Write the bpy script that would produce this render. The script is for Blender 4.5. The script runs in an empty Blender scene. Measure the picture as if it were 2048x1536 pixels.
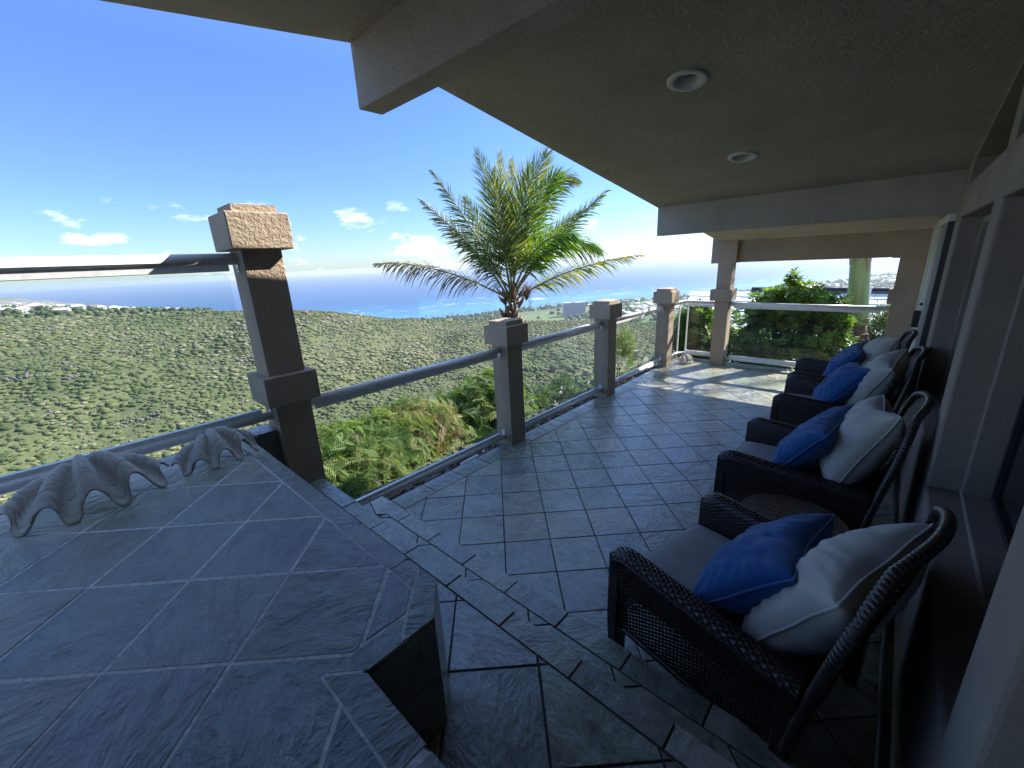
import bpy, bmesh, math, random
import numpy as np
from mathutils import Vector, Matrix, noise
random.seed(7); rng = np.random.default_rng(11)
R = math.radians
C = bpy.context.scene.collection
scn = bpy.context.scene

# ------------------------------------------------------------------ camera, sky, sun, exposure
# world axes: X runs along the railing and the house wall, Y runs outwards from the house, Z up, deck at z = 0
F_PX, PIT, ROLL, CAM_H = 828.0, .297, .05, 1.86
def camera_axes():
    vy = F_PX/PIT; vx = vy*ROLL
    up = Vector((-vx, vy, -F_PX)).normalized()
    fw = (Vector((0, 0, 1)) - up*up.z).normalized()
    rt = up.cross(fw)
    if rt.x < 0: rt = -rt
    c, s = math.cos(R(-1.9)), math.sin(R(-1.9))
    x = rt*c - fw*s; y = rt*s + fw*c
    q = 1/math.sqrt(2)
    return (x + y)*q, (y - x)*q, up           # rows: world X, Y, Z expressed in (right, up, forward)
AX = camera_axes()
def ray(px, py):
    d = Vector((px - 1024, -(py - 768), F_PX))
    return Vector((AX[0].dot(d), AX[1].dot(d), AX[2].dot(d)))
def on_x(px, py, x):
    d = ray(px, py); t = x/d.x; return Vector((x, d.y*t, CAM_H + d.z*t))
def on_z(px, py, z):
    d = ray(px, py); t = (z - CAM_H)/d.z; return Vector((d.x*t, d.y*t, z))
def at_dist(px, py, dist):
    d = ray(px, py); h = math.hypot(d.x, d.y); return Vector((0, 0, CAM_H)) + d*(dist/h)
cam = bpy.data.cameras.new('camera'); co = bpy.data.objects.new('camera', cam); C.objects.link(co)
cam.sensor_width = 36; cam.lens = F_PX/2048*36; cam.clip_start = .03; cam.clip_end = 60000
M = Matrix((AX[0], AX[1], AX[2]))             # columns: right, up, forward
right = Vector((M[0][0], M[1][0], M[2][0])); upv = Vector((M[0][1], M[1][1], M[2][1])); fwd = Vector((M[0][2], M[1][2], M[2][2]))
mw = Matrix(((right.x, upv.x, -fwd.x, 0), (right.y, upv.y, -fwd.y, 0), (right.z, upv.z, -fwd.z, CAM_H), (0, 0, 0, 1)))
co.matrix_world = mw
scn.camera = co
HEAD = math.atan2(fwd.y, fwd.x)

SUN_AZ = math.atan2(-.36, .93); SUN_EL = R(38)
w = bpy.data.worlds.new('World'); scn.world = w; w.use_nodes = True
nt = w.node_tree; N = nt.nodes; L = nt.links; N.clear()
out = N.new('ShaderNodeOutputWorld'); bg = N.new('ShaderNodeBackground'); bg.inputs[1].default_value = .1
sky = N.new('ShaderNodeTexSky'); sky.sky_type = 'NISHITA'; sky.sun_disc = False
sky.sun_elevation = SUN_EL; sky.sun_rotation = math.pi/2 - SUN_AZ
sky.air_density = 1.0; sky.dust_density = .35; sky.ozone_density = 3.0; sky.altitude = 200
tc = N.new('ShaderNodeTexCoord'); sep = N.new('ShaderNodeSeparateXYZ'); L.new(tc.outputs['Generated'], sep.inputs[0])
mp = N.new('ShaderNodeMapping'); mp.inputs['Scale'].default_value = (1, 1, 2.6); L.new(tc.outputs['Generated'], mp.inputs[0])
n1 = N.new('ShaderNodeTexNoise'); n1.inputs['Scale'].default_value = 9; n1.inputs['Detail'].default_value = 9; n1.inputs['Roughness'].default_value = .58
L.new(mp.outputs[0], n1.inputs['Vector'])
n0 = N.new('ShaderNodeTexNoise'); n0.inputs['Scale'].default_value = 2.2; n0.inputs['Detail'].default_value = 2; L.new(mp.outputs[0], n0.inputs['Vector'])
add = N.new('ShaderNodeMath'); add.operation = 'MULTIPLY_ADD'; add.inputs[1].default_value = .35; L.new(n0.outputs[0], add.inputs[0]); L.new(n1.outputs[0], add.inputs[2])
cr = N.new('ShaderNodeValToRGB'); cr.color_ramp.elements[0].position = .735; cr.color_ramp.elements[1].position = .84; L.new(add.outputs[0], cr.inputs[0])
# clouds sit low over the horizon
er = N.new('ShaderNodeValToRGB'); e = er.color_ramp.elements
e[0].position = 0.0; e[0].color = (.9, .9, .9, 1); e[1].position = .165; e[1].color = (0, 0, 0, 1)
x = e.new(.05); x.color = (1, 1, 1, 1); x = e.new(.11); x.color = (.7, .7, .7, 1)
L.new(sep.outputs[2], er.inputs[0])
mul = N.new('ShaderNodeMath'); mul.operation = 'MULTIPLY'; L.new(cr.outputs[0], mul.inputs[0]); L.new(er.outputs[0], mul.inputs[1])
m8 = N.new('ShaderNodeMath'); m8.operation = 'MULTIPLY'; m8.inputs[1].default_value = .75; L.new(mul.outputs[0], m8.inputs[0])
hs = N.new('ShaderNodeHueSaturation'); hs.inputs['Saturation'].default_value = 1.0; hs.inputs['Value'].default_value = 1
gr = N.new('ShaderNodeValToRGB'); e = gr.color_ramp.elements; e[0].position = 0; e[0].color = (.30,.365,.47,1); e[1].position = .8; e[1].color = (1.,1.,1.,1)
for p_, c_ in ((.05,(.285,.35,.47)), (.16,(.265,.34,.49)), (.35,(.30,.375,.56)), (.5,(.50,.56,.74))):
    x = e.new(p_); x.color = (*c_, 1)
L.new(sep.outputs[2], gr.inputs[0])
ml = N.new('ShaderNodeMix'); ml.data_type = 'RGBA'; ml.blend_type = 'MULTIPLY'; ml.inputs[0].default_value = 1; L.new(sky.outputs[0], ml.inputs[6]); L.new(gr.outputs[0], ml.inputs[7]); L.new(ml.outputs[2], hs.inputs['Color'])
mix = N.new('ShaderNodeMix'); mix.data_type = 'RGBA'; mix.inputs[7].default_value = (3.8, 3.9, 4.1, 1)
L.new(m8.outputs[0], mix.inputs[0]); L.new(hs.outputs[0], mix.inputs[6]); L.new(mix.outputs[2], bg.inputs[0]); L.new(bg.outputs[0], out.inputs[0])
sun = bpy.data.lights.new('sun', 'SUN'); sun.energy = 2.9; sun.angle = R(.53); sun.color = (1, .955, .89)
so = bpy.data.objects.new('sun', sun); C.objects.link(so)
sd = Vector((math.cos(SUN_EL)*math.cos(SUN_AZ), math.cos(SUN_EL)*math.sin(SUN_AZ), math.sin(SUN_EL)))
so.rotation_euler = sd.to_track_quat('Z', 'Y').to_euler(); so.location = (0, 0, 30)
v = scn.view_settings; v.view_transform = 'Standard'; v.look = 'None'; v.gamma = 1; v.exposure = 2.25; v.use_curve_mapping = False
cy = scn.cycles; cy.max_bounces = 10; cy.diffuse_bounces = 7; cy.glossy_bounces = 4; cy.transparent_max_bounces = 24; cy.volume_bounces = 0
cy.caustics_reflective = False; cy.caustics_refractive = False; cy.use_denoising = True

# ------------------------------------------------------------------ helpers
def tag(o, label=None, cat=None, group=None, kind=None):
    if label: o['label'] = label
    if cat: o['category'] = cat
    if group: o['group'] = group
    if kind: o['kind'] = kind
    return o
def thing(name, loc, label, cat, group=None, rz=0):
    o = bpy.data.objects.new(name, None); C.objects.link(o); o.location = loc; o.rotation_euler = (0, 0, rz); o.empty_display_size = .1
    return tag(o, label, cat, group)
def offset(p):
    v = Vector((0, 0, 0))
    while p is not None: v += p.location; p = p.parent
    return v
class MB:
    def __init__(s): s.v = []; s.f = []
    def add(s, vs, fs):
        n = len(s.v); s.v += [tuple(p) for p in vs]; s.f += [tuple(i + n for i in f) for f in fs]; return s
    def box(s, x0, x1, y0, y1, z0, z1):
        return s.add([(x0,y0,z0),(x1,y0,z0),(x1,y1,z0),(x0,y1,z0),(x0,y0,z1),(x1,y0,z1),(x1,y1,z1),(x0,y1,z1)],
                     [(0,3,2,1),(4,5,6,7),(0,1,5,4),(1,2,6,5),(2,3,7,6),(3,0,4,7)])
    def prism(s, poly, z0, z1):
        n = len(poly); a = sum(poly[i][0]*poly[(i+1)%n][1] - poly[(i+1)%n][0]*poly[i][1] for i in range(n))
        if a < 0: poly = poly[::-1]
        return s.add([(p[0],p[1],z0) for p in poly] + [(p[0],p[1],z1) for p in poly],
                     [tuple(range(n))[::-1], tuple(range(n, 2*n))] + [(i,(i+1)%n,(i+1)%n+n,i+n) for i in range(n)])
    def tube(s, path, r, n=10, cap=True):
        path = [Vector(p) for p in path]; rr = r if hasattr(r, '__len__') else [r]*len(path)
        rings = []; prev = None
        for i, p in enumerate(path):
            t = (path[min(i+1, len(path)-1)] - path[max(i-1, 0)])
            t = t.normalized() if t.length > 1e-9 else Vector((0,0,1))
            if prev is None: a = t.cross(Vector((0,0,1)) if abs(t.z) < .9 else Vector((1,0,0))).normalized()
            else: a = (prev - t*prev.dot(t)).normalized()
            prev = a; b = t.cross(a)
            rings.append([p + (a*math.cos(2*math.pi*k/n) + b*math.sin(2*math.pi*k/n))*rr[i] for k in range(n)])
        vs = [q for g in rings for q in g]; fs = []
        for i in range(len(path)-1):
            for k in range(n):
                k2 = (k+1) % n; fs.append((i*n+k, i*n+k2, (i+1)*n+k2, (i+1)*n+k))
        if cap: fs += [tuple(range(n))[::-1], tuple((len(path)-1)*n + k for k in range(n))]
        return s.add(vs, fs)
    def lathe(s, prof, n=32, c=(0,0), cap=False):
        vs = [(c[0]+r*math.cos(2*math.pi*k/n), c[1]+r*math.sin(2*math.pi*k/n), z) for r, z in prof for k in range(n)]
        fs = [(i*n+k, i*n+(k+1)%n, (i+1)*n+(k+1)%n, (i+1)*n+k) for i in range(len(prof)-1) for k in range(n)]
        if cap: fs.append(tuple((len(prof)-1)*n+k for k in range(n)))
        return s.add(vs, fs)
    def build(s, name, mat, parent=None, smooth=False, bevel=0, local=False, xf=None):
        o3 = Vector((0,0,0)) if (local or parent is None) else offset(parent)
        vs = s.v
        if xf is not None: vs = [tuple(xf @ Vector(p)) for p in vs]
        me = bpy.data.meshes.new(name); me.from_pydata([(p[0]-o3.x, p[1]-o3.y, p[2]-o3.z) for p in vs], [], s.f); me.update()
        if smooth: me.polygons.foreach_set('use_smooth', [True]*len(me.polygons))
        me.materials.append(mat)
        o = bpy.data.objects.new(name, me); C.objects.link(o); o.parent = parent
        if bevel:
            b = o.modifiers.new('bevel', 'BEVEL'); b.width = bevel; b.segments = 2; b.limit_method = 'ANGLE'; b.angle_limit = R(40)
        return o
def copy_tree(o, parent=None):
    c = o.copy(); C.objects.link(c); c.parent = parent
    for ch in list(o.children): copy_tree(ch, c)
    return c
def scatter_mesh(name, tv, tf, P, Rm, S, mat, parent=None, rnd=None, smooth=False):
    """one mesh out of many transformed copies of a small template"""
    tv = np.array(tv, float); n = len(P); k = len(tv); P = np.array(P, float); S = np.array(S, float).reshape(n, -1)
    if S.shape[1] == 1: S = np.repeat(S, 3, 1)
    V = np.einsum('nij,nkj->nki', np.array(Rm), tv[None]*S[:, None, :]) + P[:, None, :]
    if parent is not None: V = V - np.array(offset(parent))
    V = V.reshape(-1, 3); ln = np.array([len(f) for f in tf]); loops = np.concatenate([np.array(f) for f in tf])
    L_ = (loops[None] + (np.arange(n)*k)[:, None]).ravel()
    me = bpy.data.meshes.new(name); me.vertices.add(len(V)); me.vertices.foreach_set('co', V.ravel())
    me.loops.add(len(L_)); me.loops.foreach_set('vertex_index', L_.astype(np.int32))
    tot = np.tile(ln, n); st = np.concatenate([[0], np.cumsum(tot)[:-1]])
    me.polygons.add(len(tot)); me.polygons.foreach_set('loop_start', st.astype(np.int32)); me.polygons.foreach_set('loop_total', tot.astype(np.int32))
    if smooth: me.polygons.foreach_set('use_smooth', np.ones(len(tot), bool))
    a = me.attributes.new('rnd', 'FLOAT', 'POINT'); r = rng.random(n) if rnd is None else np.array(rnd)
    a.data.foreach_set('value', np.repeat(r, k).astype(np.float32))
    me.update(); me.validate(); me.materials.append(mat)
    o = bpy.data.objects.new(name, me); C.objects.link(o); o.parent = parent
    return o
def rots(dirs, roll=None):
    """rotation matrices taking +Y to the given directions"""
    d = np.array(dirs, float); d /= np.linalg.norm(d, axis=1)[:, None] + 1e-9
    h = rng.normal(size=d.shape) if roll is None else np.array(roll, float)
    x = np.cross(d, h); x /= np.linalg.norm(x, axis=1)[:, None] + 1e-9
    return np.stack([x, d, np.cross(x, d)], axis=2)

# ------------------------------------------------------------------ materials
def mat(name, col, rough=.6, metal=0, spec=.5):
    m = bpy.data.materials.new(name); m.use_nodes = True; b = m.node_tree.nodes['Principled BSDF']
    b.inputs['Base Color'].default_value = (*col, 1); b.inputs['Roughness'].default_value = rough; b.inputs['Metallic'].default_value = metal
    b.inputs['Specular IOR Level'].default_value = spec
    return m
def nd(m, t, **k):
    n = m.node_tree.nodes.new(t)
    for a, b in k.items():
        if hasattr(n, a): setattr(n, a, b)
        else: n.inputs[a].default_value = b
    return n
def ln(m, a, b): m.node_tree.links.new(a, b)
def ramp(m, fac, stops):
    r = nd(m, 'ShaderNodeValToRGB'); e = r.color_ramp.elements
    e[0].position, e[0].color = stops[0][0], (*stops[0][1], 1); e[1].position, e[1].color = stops[-1][0], (*stops[-1][1], 1)
    for p, c in stops[1:-1]:
        x = e.new(p); x.color = (*c, 1)
    if fac is not None: ln(m, fac, r.inputs[0])
    return r
def mixc(m, fac, a, b, blend='MIX'):
    x = nd(m, 'ShaderNodeMix'); x.data_type = 'RGBA'; x.blend_type = blend
    for s, i in ((fac, 0), (a, 6), (b, 7)):
        if hasattr(s, 'is_linked') or hasattr(s, 'links'): ln(m, s, x.inputs[i])
        elif i == 0: x.inputs[0].default_value = s
        else: x.inputs[i].default_value = (*s, 1)
    return x.outputs[2]
def bump(m, h, strength, dist, normal=None):
    b = nd(m, 'ShaderNodeBump'); b.inputs['Strength'].default_value = strength; b.inputs['Distance'].default_value = dist
    ln(m, h, b.inputs['Height'])
    if normal is not None: ln(m, normal, b.inputs['Normal'])
    return b.outputs[0]
def coord(m, kind='Object', scale=(1,1,1), rot=(0,0,0)):
    t = nd(m, 'ShaderNodeTexCoord'); mp = nd(m, 'ShaderNodeMapping'); mp.inputs['Scale'].default_value = scale; mp.inputs['Rotation'].default_value = rot
    ln(m, t.outputs[kind], mp.inputs[0]); return mp.outputs[0]
def wpos(m, scale=(1,1,1), rot=(0,0,0)):
    t = nd(m, 'ShaderNodeNewGeometry'); mp = nd(m, 'ShaderNodeMapping'); mp.inputs['Scale'].default_value = scale; mp.inputs['Rotation'].default_value = rot
    ln(m, t.outputs['Position'], mp.inputs[0]); return mp.outputs[0]
def tex(m, vec, scale, detail=4, rough=.5, dist=0, kind='ShaderNodeTexNoise'):
    n = nd(m, kind); ln(m, vec, n.inputs['Vector']); n.inputs['Scale'].default_value = scale
    if kind == 'ShaderNodeTexNoise': n.inputs['Detail'].default_value = detail; n.inputs['Roughness'].default_value = rough; n.inputs['Distortion'].default_value = dist
    return n.outputs[0]
BS = lambda m: m.node_tree.nodes['Principled BSDF']
def colr(m, s): ln(m, s, BS(m).inputs['Base Color'])

def slate(name, dark, mid, warm, rough, relief):
    """cleft slate: every tile is its own object, so hue, grain direction and relief change from tile to tile"""
    m = mat(name, mid, rough, spec=.7)
    oi = nd(m, 'ShaderNodeObjectInfo'); g = nd(m, 'ShaderNodeNewGeometry')
    vr = nd(m, 'ShaderNodeVectorRotate'); vr.rotation_type = 'Z_AXIS'; ln(m, g.outputs['Position'], vr.inputs['Vector'])
    ang = nd(m, 'ShaderNodeMath', operation='MULTIPLY'); ang.inputs[1].default_value = 2.6; ln(m, oi.outputs['Random'], ang.inputs[0]); ln(m, ang.outputs[0], vr.inputs['Angle'])
    off = nd(m, 'ShaderNodeVectorMath', operation='ADD'); ln(m, vr.outputs[0], off.inputs[0])
    cmb = nd(m, 'ShaderNodeCombineXYZ'); sc = nd(m, 'ShaderNodeMath', operation='MULTIPLY'); sc.inputs[1].default_value = 37.; ln(m, oi.outputs['Random'], sc.inputs[0]); ln(m, sc.outputs[0], cmb.inputs[2]); ln(m, cmb.outputs[0], off.inputs[1])
    st = nd(m, 'ShaderNodeMapping'); st.inputs['Scale'].default_value = (1, 1.8, 1); ln(m, off.outputs[0], st.inputs[0])
    a = tex(m, st.outputs[0], 4.2, 8, .60, .5); b = tex(m, off.outputs[0], 22, 9, .74, .3); c = tex(m, off.outputs[0], 3.4, 4, .6, .8); f = tex(m, off.outputs[0], 130, 3, .7); d = tex(m, st.outputs[0], 16, 6, .65, .6)
    r = ramp(m, a, [(.25, dark), (.5, mid), (.75, [min(1, x*1.45) for x in mid])])
    tone = ramp(m, oi.outputs['Random'], [(0, (.62,.69,.78)), (.17, (1.15,1.08,.93)), (.33, (.80,.92,.82)), (.5, (1.0,1.05,1.12)), (.66, (.84,.93,.76)), (.83, (.68,.73,.80)), (1, (1.28,1.22,1.08))])
    col = mixc(m, 1., r.outputs[0], tone.outputs[0], 'MULTIPLY')
    wr = ramp(m, c, [(.54, (0,0,0)), (.70, (1,1,1))]); w2 = nd(m, 'ShaderNodeMath', operation='MULTIPLY'); w2.inputs[1].default_value = .5; ln(m, wr.outputs[0], w2.inputs[0])
    col = mixc(m, w2.outputs[0], col, warm)
    pale = ramp(m, b, [(.54, (0,0,0)), (.70, (1,1,1))]); p2 = nd(m, 'ShaderNodeMath', operation='MULTIPLY'); p2.inputs[1].default_value = .5; ln(m, pale.outputs[0], p2.inputs[0])
    col = mixc(m, p2.outputs[0], col, [min(1, x*2.2) for x in mid])
    dk = ramp(m, d, [(.30, (.45,.45,.45)), (.46, (1,1,1))]); col = mixc(m, 1., col, dk.outputs[0], 'MULTIPLY'); colr(m, col)
    rr = ramp(m, b, [(.3, (rough-.08,)*3), (.7, (rough+.16,)*3)]); ln(m, rr.outputs[0], BS(m).inputs['Roughness'])
    # cleft: the height field is stepped so that layers break off in sharp ledges
    sn = nd(m, 'ShaderNodeMath', operation='SNAP'); sn.inputs[1].default_value = .055; ln(m, a, sn.inputs[0])
    s2 = nd(m, 'ShaderNodeMath', operation='MULTIPLY_ADD'); s2.inputs[1].default_value = .8; ln(m, sn.outputs[0], s2.inputs[0]); ln(m, a, s2.inputs[2])
    n1 = bump(m, s2.outputs[0], relief, .022); n2 = bump(m, d, relief*.8, .007, n1); n3 = bump(m, b, relief*.5, .003, n2); n4 = bump(m, f, .2, .0008, n3); ln(m, n4, BS(m).inputs['Normal'])
    BS(m).inputs['Coat Weight'].default_value = .55; BS(m).inputs['Coat Roughness'].default_value = .22; BS(m).inputs['Coat IOR'].default_value = 1.5; ln(m, n2, BS(m).inputs['Coat Normal'])
    return m
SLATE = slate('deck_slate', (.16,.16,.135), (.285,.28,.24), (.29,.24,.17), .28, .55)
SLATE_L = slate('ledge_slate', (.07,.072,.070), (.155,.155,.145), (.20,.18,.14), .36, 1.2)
def grout(name, col):
    m = mat(name, col, .9); t = tex(m, wpos(m), 60, 4, .6); colr(m, ramp(m, t, [(.3, [x*.6 for x in col]), (.7, [x*1.3 for x in col])]).outputs[0])
    ln(m, bump(m, t, .6, .003), BS(m).inputs['Normal']); return m
GROUT = grout('dark_grout', (.07,.058,.047)); GROUT_L = grout('pale_grout', (.60,.58,.54))
def stucco(name, col, sc=55, st=.55, dist=.006):
    m = mat(name, col, .88, spec=.25); p = wpos(m)
    a = tex(m, p, sc, 5, .55, .8); b = tex(m, p, 2.2, 4, .6); c = tex(m, p, sc*3, 3, .6)
    r = ramp(m, b, [(.3, [x*.86 for x in col]), (.7, [x*1.1 for x in col])]); colr(m, r.outputs[0])
    h = ramp(m, a, [(.38, (0,0,0)), (.6, (1,1,1))])
    ln(m, bump(m, c, .25, .002, bump(m, h.outputs[0], st, dist)), BS(m).inputs['Normal']); return m
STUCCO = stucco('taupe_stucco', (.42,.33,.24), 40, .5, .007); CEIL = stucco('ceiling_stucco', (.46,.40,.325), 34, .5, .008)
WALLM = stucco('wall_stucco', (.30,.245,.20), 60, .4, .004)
WHITE = mat('white_powder_coat', (.8,.8,.79), .3); t_ = tex(WHITE, wpos(WHITE), 30, 4, .6); colr(WHITE, ramp(WHITE, t_, [(.3, (.70,.69,.67)), (.6, (.82,.82,.81))]).outputs[0])
PLATE = mat('white_bracket', (.8,.8,.8), .35); DOORW = mat('door_white', (.62,.62,.56), .45)
STEEL = mat('screw_steel', (.35,.34,.33), .35, 1); DARKF = mat('dark_aluminium', (.03,.03,.032), .4)
def glass():
    m = bpy.data.materials.new('railing_glass'); m.use_nodes = True; n = m.node_tree.nodes; n.clear()
    o = n.new('ShaderNodeOutputMaterial'); mx = n.new('ShaderNodeMixShader'); tr = n.new('ShaderNodeBsdfTransparent'); gl = n.new('ShaderNodeBsdfGlossy'); fr = n.new('ShaderNodeFresnel')
    tr.inputs[0].default_value = (.94,.97,.955,1); gl.inputs['Roughness'].default_value = .015; fr.inputs[0].default_value = 1.45
    df = n.new('ShaderNodeBsdfDiffuse'); df.inputs[0].default_value = (.8,.85,.85,1); m2 = n.new('ShaderNodeMixShader'); m2.inputs[0].default_value = .008
    ge = n.new('ShaderNodeNewGeometry'); iv = n.new('ShaderNodeMath'); iv.operation = 'SUBTRACT'; iv.inputs[0].default_value = 1; mu = n.new('ShaderNodeMath'); mu.operation = 'MULTIPLY'
    l = m.node_tree.links; l.new(ge.outputs['Backfacing'], iv.inputs[1]); l.new(iv.outputs[0], mu.inputs[0]); l.new(fr.outputs[0], mu.inputs[1]); l.new(mu.outputs[0], mx.inputs[0]); l.new(tr.outputs[0], m2.inputs[1]); l.new(df.outputs[0], m2.inputs[2]); l.new(m2.outputs[0], mx.inputs[1]); l.new(gl.outputs[0], mx.inputs[2]); l.new(mx.outputs[0], o.inputs[0])
    return m
GLASS = glass()
WGLASS = mat('dark_room_window_glass', (.006,.008,.009), .03, spec=.7)  # opaque: darkness of the room behind is put into the near-black colour
WICKER = mat('dark_wicker', (.030,.021,.017), .28, spec=.7)
t_ = tex(WICKER, coord(WICKER), 70, 3); ln(WICKER, ramp(WICKER, t_, [(.3, (.22,)*3), (.7, (.45,)*3)]).outputs[0], BS(WICKER).inputs['Roughness'])
def fabric(name, col, wr=.35):
    m = mat(name, col, .85, spec=.2); p = coord(m); a = tex(m, p, 5, 3, .5, .5); f = tex(m, p, 420, 2, .5)
    colr(m, ramp(m, a, [(.3, [x*.85 for x in col]), (.7, [x*1.12 for x in col])]).outputs[0])
    ln(m, bump(m, f, .25, .0008), BS(m).inputs['Normal'])
    BS(m).inputs['Sheen Weight'].default_value = .25; return m
SEATF = fabric('grey_cushion_fabric', (.31,.28,.27)); SEATP = fabric('charcoal_piping', (.03,.03,.032))
BLUEF = fabric('blue_pillow_fabric', (.016,.085,.25)); BLUEP = fabric('blue_piping', (.04,.12,.29))
BEIGEF = fabric('beige_pillow_fabric', (.52,.475,.42)); BEIGEP = fabric('pale_piping', (.50,.47,.42))
def wood(name, col):
    m = mat(name, col, .55); t = tex(m, coord(m, scale=(1,18,18)), 4, 5, .6, .6); colr(m, ramp(m, t, [(.3, [x*.6 for x in col]), (.7, [x*1.25 for x in col])]).outputs[0]); return m
TEAK = wood('teak', (.17,.12,.085))
def shellmat():
    m = mat('clam_shell', (.6,.55,.47), .65); at = nd(m, 'ShaderNodeAttribute', attribute_name='growth'); p = coord(m)
    cb = nd(m, 'ShaderNodeCombineXYZ'); nz = tex(m, p, 9, 4, .6); ad = nd(m, 'ShaderNodeMath', operation='MULTIPLY_ADD'); ad.inputs[1].default_value = .12; ln(m, nz, ad.inputs[0]); ln(m, at.outputs['Fac'], ad.inputs[2]); ln(m, ad.outputs[0], cb.inputs[0])
    rings = tex(m, cb.outputs[0], 34, 5, .8); g = tex(m, p, 22, 8, .75); s = tex(m, p, 5.5, 6, .7, .5)
    c = ramp(m, rings, [(.30, (.22,.19,.155)), (.46, (.62,.56,.48)), (.66, (.88,.85,.79))]).outputs[0]
    c = mixc(m, ramp(m, g, [(.58, (0,0,0)), (.76, (.6,.6,.6))]).outputs[0], c, (.24,.21,.18))
    c = mixc(m, ramp(m, s, [(.62, (0,0,0)), (.74, (.8,.8,.8))]).outputs[0], c, (.36,.19,.11)); colr(m, c)
    ln(m, bump(m, g, 1., .010, bump(m, rings, 1., .010)), BS(m).inputs['Normal']); return m
SHELL = shellmat()
def leafmat(name, stops, trans=.35, rough=.5):
    m = bpy.data.materials.new(name); m.use_nodes = True; n = m.node_tree.nodes; b = n['Principled BSDF']; o = n['Material Output']
    at = nd(m, 'ShaderNodeAttribute', attribute_name='rnd'); p = wpos(m); z = tex(m, p, 1.4, 2)
    ad = nd(m, 'ShaderNodeMath', operation='MULTIPLY_ADD'); ad.inputs[1].default_value = .5; ln(m, z, ad.inputs[0]); ln(m, at.outputs['Fac'], ad.inputs[2])
    sb = nd(m, 'ShaderNodeMath', operation='SUBTRACT'); sb.inputs[1].default_value = .25; ln(m, ad.outputs[0], sb.inputs[0])
    c = ramp(m, sb.outputs[0], stops).outputs[0]; colr(m, c); b.inputs['Roughness'].default_value = rough; b.inputs['Specular IOR Level'].default_value = .4
    tr = n.new('ShaderNodeBsdfTranslucent'); tc_ = mixc(m, 1., c, (1.5,1.7,.6), 'MULTIPLY'); ln(m, tc_, tr.inputs[0])
    mx = n.new('ShaderNodeMixShader'); mx.inputs[0].default_value = trans; ln(m, b.outputs[0], mx.inputs[1]); ln(m, tr.outputs[0], mx.inputs[2]); ln(m, mx.outputs[0], o.inputs[0])
    return m
LEUC = leafmat('feathery_leaf', [(0, (.05,.09,.022)), (.4, (.10,.16,.03)), (.68, (.19,.24,.05)), (.82, (.25,.22,.11)), (1, (.30,.21,.13))], .35, .6)
GLOSSY = leafmat('glossy_leaf', [(0, (.05,.10,.02)), (.45, (.11,.18,.03)), (.8, (.2,.27,.05)), (1, (.26,.27,.08))], .5, .3)
OLEA = leafmat('narrow_leaf', [(0, (.06,.1,.045)), (.6, (.11,.15,.07)), (.9, (.2,.24,.15)), (1, (.5,.5,.42))], .3, .5)
PALM = leafmat('palm_leaflet', [(0, (.05,.08,.035)), (.45, (.09,.125,.05)), (.8, (.17,.19,.06)), (1, (.32,.27,.10))], .35, .38)
PALMG = leafmat('green_palm_leaflet', [(0, (.04,.10,.015)), (.5, (.075,.15,.02)), (1, (.17,.2,.03))], .4, .35)  # purer, more translucent green than the plain palm leaflets
PALMD = leafmat('dry_palm_leaflet', [(0, (.13,.115,.05)), (.5, (.2,.17,.08)), (1, (.33,.26,.14))], .3, .5)
PALMY = leafmat('yellow_palm_leaflet', [(0, (.16,.18,.03)), (.5, (.33,.30,.05)), (1, (.45,.34,.07))], .4, .4)
BARK = mat('bark', (.12,.085,.06), .9); t_ = tex(BARK, coord(BARK), 12, 6, .7); colr(BARK, ramp(BARK, t_, [(.3, (.06,.042,.03)), (.7, (.2,.145,.1))]).outputs[0]); ln(BARK, bump(BARK, t_, .8, .02), BS(BARK).inputs['Normal'])
FIBRE = mat('palm_fibre', (.3,.2,.12), .9); t_ = tex(FIBRE, coord(FIBRE, scale=(1,1,.3)), 30, 5, .7); colr(FIBRE, ramp(FIBRE, t_, [(.3, (.1,.06,.035)), (.5, (.26,.15,.08)), (.7, (.42,.3,.18))]).outputs[0])
RACH = mat('palm_rachis', (.26,.25,.09), .5)
CSHAFT = mat('green_crownshaft', (.25,.33,.13), .4); t_ = tex(CSHAFT, coord(CSHAFT, scale=(1,1,.15)), 8, 4, .6); colr(CSHAFT, ramp(CSHAFT, t_, [(.3, (.16,.25,.11)), (.55, (.27,.34,.13)), (.75, (.38,.38,.15))]).outputs[0])

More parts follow.
